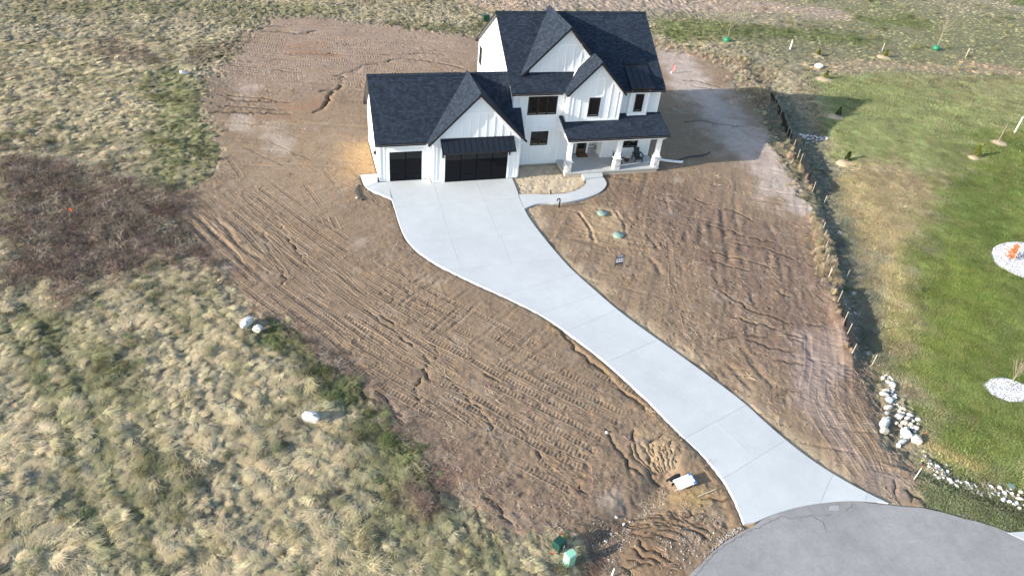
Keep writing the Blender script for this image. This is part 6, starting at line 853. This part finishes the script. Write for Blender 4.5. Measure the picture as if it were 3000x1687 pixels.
for i,(x,y,r_,h,l,m) in enumerate(RINGS):
    mulch_ring(x,y,r_,'pale wood chip ring around: '.replace(' around: ',' under the ')+l.split(' in a')[0].split(' on the')[0]+' '+['at the strip end','beside a wooden stake','at the top of the pale lawn','within the house shadow','right of the rock dam','on the bright lawn'][i],i);shrub(x+.2,y+.05,h,l,m,i)
mulch_ring(55.7,1.1,.95,'pale wood chip ring around the thin bare sapling',9)
# dead orange pine in the gravel bed
r=empty('dead_pine',at(39.01,-16.4,.03));tag(r,'small dead conifer with rust orange needles in gravel','tree');MB().tube([(0,0,-.1),(.02,0,.6),(0,.03,1.3)],[.035,.028,.01],7).build('trunk',M['bark'],r)
rn=random.Random(8);mb=MB()
for i in range(26):
    z=.12+1.15*i/26;a=i*2.4;l=(.52*(1-i/30)+.08)*rn.uniform(.6,1.1);e=Vector((math.cos(a)*l,math.sin(a)*l,z+l*.45))
    for k in range(42):
        t=rn.uniform(.15,1);c=Vector((0,0,z)).lerp(e,t);d=Vector((rn.gauss(0,1),rn.gauss(0,1),rn.gauss(.4,1))).normalized()*rn.uniform(.10,.18);s=Vector((rn.gauss(0,1),rn.gauss(0,1),rn.gauss(0,1))).normalized()*.024;mb.add([c-s,c+s,c+d],[(0,1,2)])
mb.build('crown',M['needles'],r);post(39.12,-16.62,1.25,.018,'pvc','tree_stake','thin white stake beside the dead orange conifer','stake')
def gravel_bed(pts,label):
    P=smooth_line(pts+[pts[0]],2)[:-1];cx_=sum(q[0] for q in P)/len(P);cy_=sum(q[1] for q in P)/len(P);n=len(P);v=[(cx_,cy_,gz(cx_,cy_)+.05)]+[(q[0],q[1],gz(*q)+.03) for q in P]
    o=MB().add(v,[(0,1+i,1+(i+1)%n) for i in range(n)]).build('gravel_bed',M['gravelbase'],None);tag(o,label,kind='structure')
    MB().tube([(q[0],q[1],gz(*q)+.03) for q in P+[P[0]]],.03,5).build('edging',M['galv'],o);return P
GB1=[(38.31,-15.44),(39.0,-14.87),(40.15,-14.46),(41.36,-14.38),(42.3,-14.6),(42.84,-15.1),(42.32,-16.17),(40.96,-17.61),(38.93,-19.12),(38.14,-18.56),(37.75,-18.0),(37.52,-17.07),(37.55,-16.48)]
GB2=[(26.16,-27.08),(26.92,-26.78),(27.77,-26.81),(28.28,-27.09),(28.67,-27.56),(28.59,-28.24),(28.08,-28.65),(27.28,-28.66),(26.68,-28.57),(26.27,-28.21),(25.98,-27.73)]
G1=gravel_bed(GB1,'large grey gravel bed around the dead orange conifer');G2=gravel_bed(GB2,'oval grey gravel bed around the bare sapling')
o=MB().cyl((0,0),.17,-.1,.06,16).build('valve_lid',M['greenlid'],None,loc=at(22.04,-33.26));tag(o,'small round green valve lid above the riprap strip','lid')
a=at(17.71,-34.12,.03);b=at(18.33,-34.42,.03);o=MB().tube([(0,0,0),tuple(np.subtract(b,a))],.018,5).build('green_stick',M['greenlid'],None,loc=a);tag(o,'thin green rod lying in the grass by the road','rod')
# ---------------- grasses, brambles and litter (uncountable): instanced on point clouds
PROTO={}
def proto(name,mbs,m):
    c=bpy.data.collections.new(name+'_kinds')
    for i,mb in enumerate(mbs):
        o=bpy.data.objects.new(name+'_kind',mb.mesh(name+'_kind',m));c.objects.link(o)
    return c
def scatter(name,coll,pts,rot,scl,col,label):
    n=len(pts);me=bpy.data.meshes.new(name);me.vertices.add(n);me.vertices.foreach_set('co',np.asarray(pts,np.float32).ravel())
    a=me.attributes.new('rot','FLOAT_VECTOR','POINT');a.data.foreach_set('vector',np.asarray(rot,np.float32).ravel());a=me.attributes.new('scl','FLOAT_VECTOR','POINT');a.data.foreach_set('vector',np.asarray(scl,np.float32).ravel())
    a=me.attributes.new('pick','INT','POINT');a.data.foreach_set('value',RNG.integers(0,len(coll.objects),n).astype(np.int32))
    a=me.attributes.new('col','FLOAT_COLOR','POINT');a.data.foreach_set('color',np.concatenate([np.asarray(col),np.ones((n,1))],1).astype(np.float32).ravel())
    o=link(bpy.data.objects.new(name,me));g=bpy.data.node_groups.new(name,'GeometryNodeTree');g.interface.new_socket('Geometry',in_out='INPUT',socket_type='NodeSocketGeometry');g.interface.new_socket('Geometry',in_out='OUTPUT',socket_type='NodeSocketGeometry')
    N=g.nodes;gi=N.new('NodeGroupInput');go=N.new('NodeGroupOutput');ip=N.new('GeometryNodeInstanceOnPoints');ci=N.new('GeometryNodeCollectionInfo');ci.inputs[0].default_value=coll;ci.inputs[1].default_value=True;ci.inputs[2].default_value=True
    def att(nm,t): q=N.new('GeometryNodeInputNamedAttribute');q.data_type=t;q.inputs[0].default_value=nm;return q.outputs[0]
    Lk=g.links;Lk.new(gi.outputs[0],ip.inputs['Points']);Lk.new(ci.outputs[0],ip.inputs['Instance']);ip.inputs['Pick Instance'].default_value=True;Lk.new(att('pick','INT'),ip.inputs['Instance Index'])
    Lk.new(att('rot','FLOAT_VECTOR'),ip.inputs['Rotation']);Lk.new(att('scl','FLOAT_VECTOR'),ip.inputs['Scale']);Lk.new(ip.outputs[0],go.inputs[0])
    md=o.modifiers.new('scatter','NODES');md.node_group=g;tag(o,label,kind='stuff');return o
def tuft(seed,n,L,hgt,spread,w=.016,comb=.55,base=.16):
    rn=random.Random(seed);mb=MB()
    for i in range(n):
        a=rn.gauss(0,comb);l=L*rn.uniform(.5,1.1);rx,ry=rn.gauss(0,base),rn.gauss(0,base);dx,dy=math.cos(a),math.sin(a);px,py=-dy*w/2,dx*w/2;h=hgt*rn.uniform(.4,1.2);q=[]
        bend=rn.uniform(-spread,spread)
        for t,hz,ww in ((0,0,1),(.4,.85,1),(.75,.75,.7),(1,.25,0)):
            ox=dx*l*t-dy*bend*t*t;oy=dy*l*t+dx*bend*t*t;q.append((rx+ox,ry+oy,h*hz,ww))
        v=[];[v.extend([(x-px*k,y-py*k,z),(x+px*k,y+py*k,z)]) for x,y,z,k in q[:3]];v.append(q[3][:3]);mb.add(v,[(0,1,3,2),(2,3,5,4),(4,5,6)])
    return mb
def bramble(seed,n=12,H=.7):
    rn=random.Random(seed);mb=MB()
    for i in range(n):
        a=rn.uniform(0,6.28);l=rn.uniform(.4,1.0);h=H*rn.uniform(.4,1.1);p0=Vector((rn.gauss(0,.2),rn.gauss(0,.2),0));P=[p0,p0+Vector((math.cos(a)*l*.3,math.sin(a)*l*.3,h*.8)),p0+Vector((math.cos(a)*l*.7,math.sin(a)*l*.7,h)),p0+Vector((math.cos(a)*l,math.sin(a)*l,h*.55))];mb.tube(P,[.011,.010,.008,.004],3,cap=False)
        for k in range(4):
            b=P[1].lerp(P[2],rn.random());mb.tube([b,b+Vector((rn.gauss(0,.18),rn.gauss(0,.18),rn.uniform(0,.2)))],[.006,.003],3,cap=False)
    return mb
def litter(seed,n=10,L=.35):
    rn=random.Random(seed);mb=MB()
    for i in range(n):
        a=rn.uniform(0,6.28);l=L*rn.uniform(.3,1.1);p0=Vector((rn.gauss(0,.15),rn.gauss(0,.15),rn.uniform(.0,.04)));d=Vector((math.cos(a)*l,math.sin(a)*l,rn.uniform(-.02,.07)));mb.tube([p0,p0+d*.5+Vector((rn.gauss(0,.03),rn.gauss(0,.03),.02)),p0+d],[.008,.007,.004],3,cap=False)
    return mb
def clod(seed):
    rn=random.Random(seed);mb=MB();v=[];bm=bmesh.new();bmesh.ops.create_icosphere(bm,subdivisions=1,radius=1)
    for q in bm.verts: v.append(tuple(q.co*rn.uniform(.7,1.15)))
    mb.add([(x,y,z*.75) for x,y,z in v],[tuple(p.index for p in f.verts) for f in bm.faces]);bm.free();return mb
P_TUFT=proto('matted_grass',[tuft(i,68,.60,.105,.22,.021,.36,.12) for i in range(6)],M['grass'])
P_UP=proto('upright_grass',[tuft(20+i,55,.38,.34,.2,.016,1.6,.14) for i in range(4)],M['grass'])
P_STALK=proto('tall_straw',[tuft(40+i,40,.55,.62,.3,.014,.6,.10) for i in range(3)],M['grass'])
P_LAWN=proto('lawn_grass',[tuft(60+i,46,.12,.085,.06,.015,3,.15) for i in range(4)],M['lawnblade'])
P_BR=proto('bramble',[bramble(80+i) for i in range(5)],M['twig']);P_LI=proto('twig_litter',[litter(90+i) for i in range(6)],M['twig']);P_CL=proto('clod',[clod(100+i) for i in range(6)],M['clod']);P_GV=proto('gravel',[clod(120+i) for i in range(5)],M['gravel'])
_CAM=np.array((-10.338,-47.502,26.931));_Rm=np.array((_R,_U,_F))
def seen(x,y,pad=1.08):
    """keep to the part of the land around the photograph's view, with a margin"""
    d=np.stack([x,y,np.zeros_like(x)],-1)-_CAM;q=d@_Rm.T;return (q[:,2]>1)&(np.abs(q[:,0]/q[:,2])<.716*pad+.05)&(np.abs(q[:,1]/q[:,2])<.403*pad+.06)
def jgrid(x0,x1,y0,y1,d):
    nx,ny=int((x1-x0)/d),int((y1-y0)/d);x,y=np.meshgrid(np.linspace(x0,x1,nx),np.linspace(y0,y1,ny));x=x.ravel()+RNG.uniform(-.5,.5,x.size)*d;y=y.ravel()+RNG.uniform(-.5,.5,y.size)*d;k=seen(x,y,1.2);return x[k],y[k]
def edge_n(x,y): return .55*fbm(x*.8,y*.8,4,3)+.35*fbm(x*3,y*3,2,8)
def fence_clear(x,y):
    k=np.ones(len(x),bool)
    for f_ in (FENCE1,FENCE2,FENCE3):
        d_,_,s_,_=poly_dist(f_,x,y);k&=(d_>np.where(s_<0,.85,.3))
    return k
def masks(x,y):
    e=edge_n(x,y);sd=at_c(s_dirt,x,y)+e*(1.4+1.6*sstep(6,16,y));ls=np.minimum(np.minimum(at_c(s_lawn,x,y),at_c(s_pale,x,y)),np.minimum(at_c(s_that,x,y),at_c(s_verge,x,y)))+e;hard=np.ones(len(x),bool)
    for poly in (DRIVE,APRON,WALK,HOUSEF): hard&=sdf(poly,x,y)>.12
    hard&=np.hypot(x-ROADC[0],y-ROADC[1])>ROADR+.12;return sd,ls,hard
def pts3(x,y,dz=0): return np.stack([x,y,ground_height(x,y)+dz],-1)
def jitcol(c,a=.12,b=.06): return np.clip(c*(1+RNG.normal(0,a,(len(c),1)))*(1+RNG.normal(0,b,c.shape)),.01,.8)
# long matted field grass
parts=[]
for (x0,x1,y0,y1,d) in ((-46,8,-40,12,.20),(-50,20,12,58,.28),(18,45,-34,40,.36),(45,118,-10,66,.62)):
    x,y=jgrid(x0,x1,y0,y1,d);sd,ls,hard=masks(x,y);k=(sd>.15)&(ls>.1)&hard&fence_clear(x,y)&~((at_c(s_bram,x,y)+2*edge_n(x,y)<-.3)&(RNG.random(len(x))<.55));parts.append((x[k],y[k],np.full(k.sum(),d)))
x=np.concatenate([q[0] for q in parts]);y=np.concatenate([q[1] for q in parts]);dsz=np.concatenate([q[2] for q in parts])
flow=math.pi*1.2*fbm(x*.3,y*.3,3,201)+1.5*fbm(x*1.3,y*1.3,2,202)-.4
c=at_c(COLV,x,y);gn=sstep(.12,.5,fbm(x*.55,y*.55,4,203)+.25*fbm(x*2.5,y*2.5,2,204))[:,None]
far=((y>33)|(x>42))[:,None];c=np.where(far,c*1.5,c*1.6);gn=np.where(far,gn*.4,gn);c=c*(1-.4*gn)+np.array((.26,.25,.14))*.4*gn;tn=sstep(.05,.5,fbm(x*.9,y*.9,3,205))[:,None];tn=np.where(far,tn*.25,tn);c=c*(1-.45*tn)+np.array((.56,.49,.36))*.45*tn*np.clip(c.mean(1,keepdims=True)/.2,.4,1.1)
c=c*(1+.25*fbm(x*1.6,y*1.6,2,207)+.14*fbm(x*3.5,y*3.5,1,208))[:,None];c=c*np.array((1.02,1.0,.95));c=jitcol(c,.12,.02);gl=np.clip((c[:,1]-c[:,0])*12+.2,0,1);sc=(.63+.55*np.clip(dsz-.24,0,.5)+.35*fbm(x*.6,y*.6,2,206))*RNG.uniform(.8,1.25,len(x))
tk=np.minimum(poly_dist([(-25.97,-10.56),(-23.26,-15.68),(-20.86,-20.58),(-18.73,-25.59),(-17.28,-29.46)],x,y)[0],poly_dist([(-26.83,-11.82),(-24.94,-15.37),(-22.37,-20.53),(-20.27,-25.46),(-18.88,-29.1)],x,y)[0]);tkm=np.exp(-(tk/.34)**2)*sstep(-.5,.1,fbm(x*.7,y*.7,2,231));sc*=1-.28*tkm;c*=(1-.22*tkm)[:,None];near=at_c(s_dirt,x,y);sc*=np.where(near<1.2,.7,1);dtc=poly_dist(DITCH,x,y)[0];sc*=np.where(dtc<3.2,.6,1)*np.where(far[:,0],.72,1)
scatter('field_grass',P_TUFT,pts3(x,y,-.02),np.stack([RNG.normal(0,.12,len(x)),RNG.normal(0,.12,len(x)),flow+RNG.normal(0,.2,len(x))],-1),np.stack([sc,sc,sc*RNG.uniform(.6,1.3,len(x))],-1),c,'matted dry tan and green grass of the unmown field')
print('tufts',len(x))
# greener upright clumps
k=(RNG.random(len(x))<.10*np.clip(gn[:,0]+.1,0,1));xu,yu=x[k]+RNG.normal(0,.1,k.sum()),y[k]+RNG.normal(0,.1,k.sum());cu=jitcol(at_c(COLV,xu,yu)*.5+np.array((.11,.135,.05))*.5,.25);su=RNG.uniform(.5,1.15,len(xu))*np.where(dsz[k]>.4,1.6,1)
scatter('green_weeds',P_UP,pts3(xu,yu),np.stack([RNG.normal(0,.15,len(xu)),RNG.normal(0,.15,len(xu)),RNG.uniform(0,6.28,len(xu))],-1),np.stack([su,su,su*.8],-1),cu,'low green weeds growing through the dry field grass')
# tall straw by the silt fence and the bank behind the house corner
xs,ys=[],[]
for path,n_,sp in ((FENCE2,170,.3),([(27.5,-8.5),(25.6,-13),(23.6,-16.8)],150,.3),(FENCE1,90,.9),([(40.5,23),(38.2,15.5),(36.5,12.5)],260,1.4),([(31,30),(36,27),(40.0,24),(41.5,20)],260,1.3),(FENCE3,10,.2)):
    P=np.array(path);t=RNG.uniform(0,len(P)-1.001,n_);j=t.astype(int);f=(t-j)[:,None];q=P[j]*(1-f)+P[j+1]*f+RNG.normal(0,sp,(n_,2))*[1,.6]-[.25,0];xs.append(q[:,0]);ys.append(q[:,1])
xs,ys=np.concatenate(xs),np.concatenate(ys);cs=jitcol(np.tile(np.array((.40,.33,.225)),(len(xs),1)),.22);ss_=RNG.uniform(.35,.8,len(xs))
scatter('tall_straw',P_STALK,pts3(xs,ys,-.03),np.stack([RNG.normal(0,.2,len(xs)),RNG.normal(0,.2,len(xs)),RNG.normal(.8,.8,len(xs))],-1),np.stack([ss_]*3,-1),cs,'tall straw coloured grass along the silt fence and swale')
# mown lawn and thin turf
parts=[]
for (x0,x1,y0,y1,d) in ((17,50,-36,8,.21),(34,90,-8,24,.36)):
    x,y=jgrid(x0,x1,y0,y1,d);sd,ls,hard=masks(x,y);k=(ls<.3)&hard&(sd>.2)&fence_clear(x,y)&(sdf(GB1,x,y)>.05)&(sdf(GB2,x,y)>.05)
    for q in RINGS: k&=np.hypot(x-q[0],y-q[1])>q[2]
    k&=np.hypot(x-55.7,y-1.1)>.95
    k&=~((x0==34)&(x<50)&(y<8)&(x>34)&(y>-8));parts.append((x[k],y[k],np.full(k.sum(),d)))
x=np.concatenate([q[0] for q in parts]);y=np.concatenate([q[1] for q in parts]);dsz=np.concatenate([q[2] for q in parts]);c=jitcol(at_c(COLV,x,y)*1.12*(1+.3*fbm(x*.6,y*.6,4,211)+.25*fbm(x*2.2,y*2.2,2,213))[:,None],.22,.06);st=sstep(.2,.6,fbm(x*1.3,y*1.3,3,212))[:,None]*.35;c=c*(1-st)+np.array((.36,.31,.16))*st;sc=RNG.uniform(.7,1.35,len(x))*(dsz/.21)**.8
vg=np.where(at_c(s_verge,x,y)<.2,1.0,1.0)
scatter('lawn_grass',P_LAWN,pts3(x,y,-.005),np.stack([np.zeros(len(x)),np.zeros(len(x)),RNG.uniform(0,6.28,len(x))],-1),np.stack([sc*1.2,sc*1.2,sc*vg],-1),c,'short green and tan lawn grass on the neighbouring lot');print('lawn',len(x))
# brambles and twig litter
x,y=jgrid(-36,-14,-14,12,.33);k=(at_c(s_bram,x,y)+2.6*edge_n(x,y)<.6*RNG.normal(0,1,len(x)))&(RNG.random(len(x))<.95);x,y=x[k],y[k]
xe,ye=[],[]
for path,n_,sp in (([(-18.5,1),(-18.9,-3),(-17.6,-7),(-15,-10.5)],150,.7),([(-11.6,-16),(-10,-17.9),(-9,-19.7),(-7.6,-22.3),(-6.5,-25)],90,.45),([(-6.8,-27.2),(-6.1,-28),(-6.8,-28.6),(-7.3,-27.4)],90,.4),([(-.5,-32.7),(.1,-33.3)],30,.3),([(-28,31.5),(-25,27.8),(-23.2,27.4)],120,1.2),([(-21.7,-6.5),(-20.8,-7.8)],40,.6)):
    P=np.array(path);t=RNG.uniform(0,len(P)-1.001,n_);j=t.astype(int);f=(t-j)[:,None];q=P[j]*(1-f)+P[j+1]*f+RNG.normal(0,sp,(n_,2));xe.append(q[:,0]);ye.append(q[:,1])
xe,ye=np.concatenate(xe),np.concatenate(ye);x,y=np.concatenate([x,xe]),np.concatenate([y,ye]);base=np.array([(.15,.105,.08),(.13,.10,.085),(.22,.165,.13),(.33,.27,.22)]);c=jitcol(base[RNG.integers(0,4,len(x))],.2);sc=RNG.uniform(.45,1.0,len(x));sc[-len(xe):]*=.6
scatter('brambles',P_BR,pts3(x,y,-.03),np.stack([RNG.normal(0,.2,len(x)),RNG.normal(0,.2,len(x)),RNG.uniform(0,6.28,len(x))],-1),np.stack([sc,sc,sc*.75],-1),c,'brown leafless brambles tangled at the field edge')
x,y=jgrid(-30,26,-36,36,.42);sd,ls,hard=masks(x,y);edgew=np.exp(-(sd/1.6)**2);low=np.exp(-((x-0)/9)**2-((y+24)/6)**2)+.35*np.exp(-((x-15)/6)**2-((y+15)/9)**2);k=hard&(sd<.6)&(RNG.random(len(x))<.8*edgew*(y<5)+.6*low+.04);x,y=x[k],y[k];c=jitcol(np.array([(.36,.29,.22),(.22,.16,.12),(.28,.22,.17)])[RNG.integers(0,3,len(x))],.2);sc=RNG.uniform(.5,1.3,len(x))
scatter('twig_litter',P_LI,pts3(x,y,.0),np.stack([RNG.normal(0,.1,len(x)),RNG.normal(0,.1,len(x)),RNG.uniform(0,6.28,len(x))],-1),np.stack([sc,sc,sc],-1),c,'pale twigs and roots scattered over the bare soil')
# clods of soil and pale pebbles
x,y=jgrid(-24,36,-37,42,.17);sd,ls,hard=masks(x,y);rg=.35+.65*(fbm(x*.35,y*.35,3,221)>0)+.9*np.exp(-((x-15)/6)**2-((y+13)/10)**2);k=hard&(sd<.1)&(RNG.random(len(x))<.24*rg);x,y=x[k],y[k];c=jitcol(at_c(COLD,x,y)*1.02,.16);sc=RNG.gamma(2.2,.011,len(x))+.010;sc=np.minimum(sc,.075)
scatter('soil_clods',P_CL,pts3(x,y,.0),RNG.uniform(0,6.28,(len(x),3))*[.2,.2,1],np.stack([sc*1.2,sc,sc*.9],-1),c,'crumbs and clods of brown soil on the graded lot');print('clods',len(x))
k=RNG.random(len(x))<.035;xp,yp=x[k]+RNG.normal(0,.2,k.sum()),y[k]+RNG.normal(0,.2,k.sum())
def along(path,n_,sp):
    P=np.array(path);t=RNG.uniform(0,len(P)-1.001,n_);j=t.astype(int);f=(t-j)[:,None];return P[j]*(1-f)+P[j+1]*f+RNG.normal(0,sp,(n_,2))
q=np.concatenate([along([(4.7,-29.8),(3.9,-30.3),(2.6,-30.95),(1.6,-31.5)],200,.12),along([(4.0,-34.2),(5.6,-33.1),(7.0,-32.6)],700,.12),along(RIPRAP,700,.25),along([(1.6,-31.5),(0,-32.3)],250,.45),along([(3.2,-33.0),(5.5,-31.8)],300,.6)])
xp,yp=np.concatenate([xp,q[:,0]]),np.concatenate([yp,q[:,1]]);kk=np.hypot(xp-ROADC[0],yp-ROADC[1])>ROADR+.02;xp,yp=xp[kk],yp[kk];sp_=np.minimum(RNG.gamma(2.5,.008,len(xp))+.008,.045);cp_=jitcol(np.array([(.31,.29,.265),(.24,.22,.195),(.28,.24,.20),(.42,.41,.39)])[RNG.integers(0,4,len(xp))],.1)
scatter('pebbles',P_GV,pts3(xp,yp,.003),RNG.uniform(0,6.28,(len(xp),3))*[.3,.3,1],np.stack([sp_*1.2,sp_,sp_*.8],-1),cp_,'pale pebbles and gravel scattered on soil and in the ditch')
def fill(poly,d):
    P=np.array(poly);x,y=np.meshgrid(np.arange(P[:,0].min(),P[:,0].max(),d),np.arange(P[:,1].min(),P[:,1].max(),d));x=x.ravel()+RNG.uniform(-.5,.5,x.size)*d;y=y.ravel()+RNG.uniform(-.5,.5,y.size)*d;k=sdf(poly,x,y)<-.05;return x[k],y[k]
xa,ya=fill(GB1,.07);xb,yb=fill(GB2,.06);x,y=np.concatenate([xa,xb]),np.concatenate([ya,yb]);sc=RNG.uniform(.025,.055,len(x));c=jitcol(np.array([(.60,.61,.63),(.42,.43,.46),(.72,.73,.74),(.30,.32,.36)])[RNG.integers(0,4,len(x))],.1)
scatter('bed_gravel',P_GV,pts3(x,y,.055),RNG.uniform(0,6.28,(len(x),3)),np.stack([sc*1.2,sc,sc*.8],-1),c,'loose grey and white stones in the lawn gravel beds')
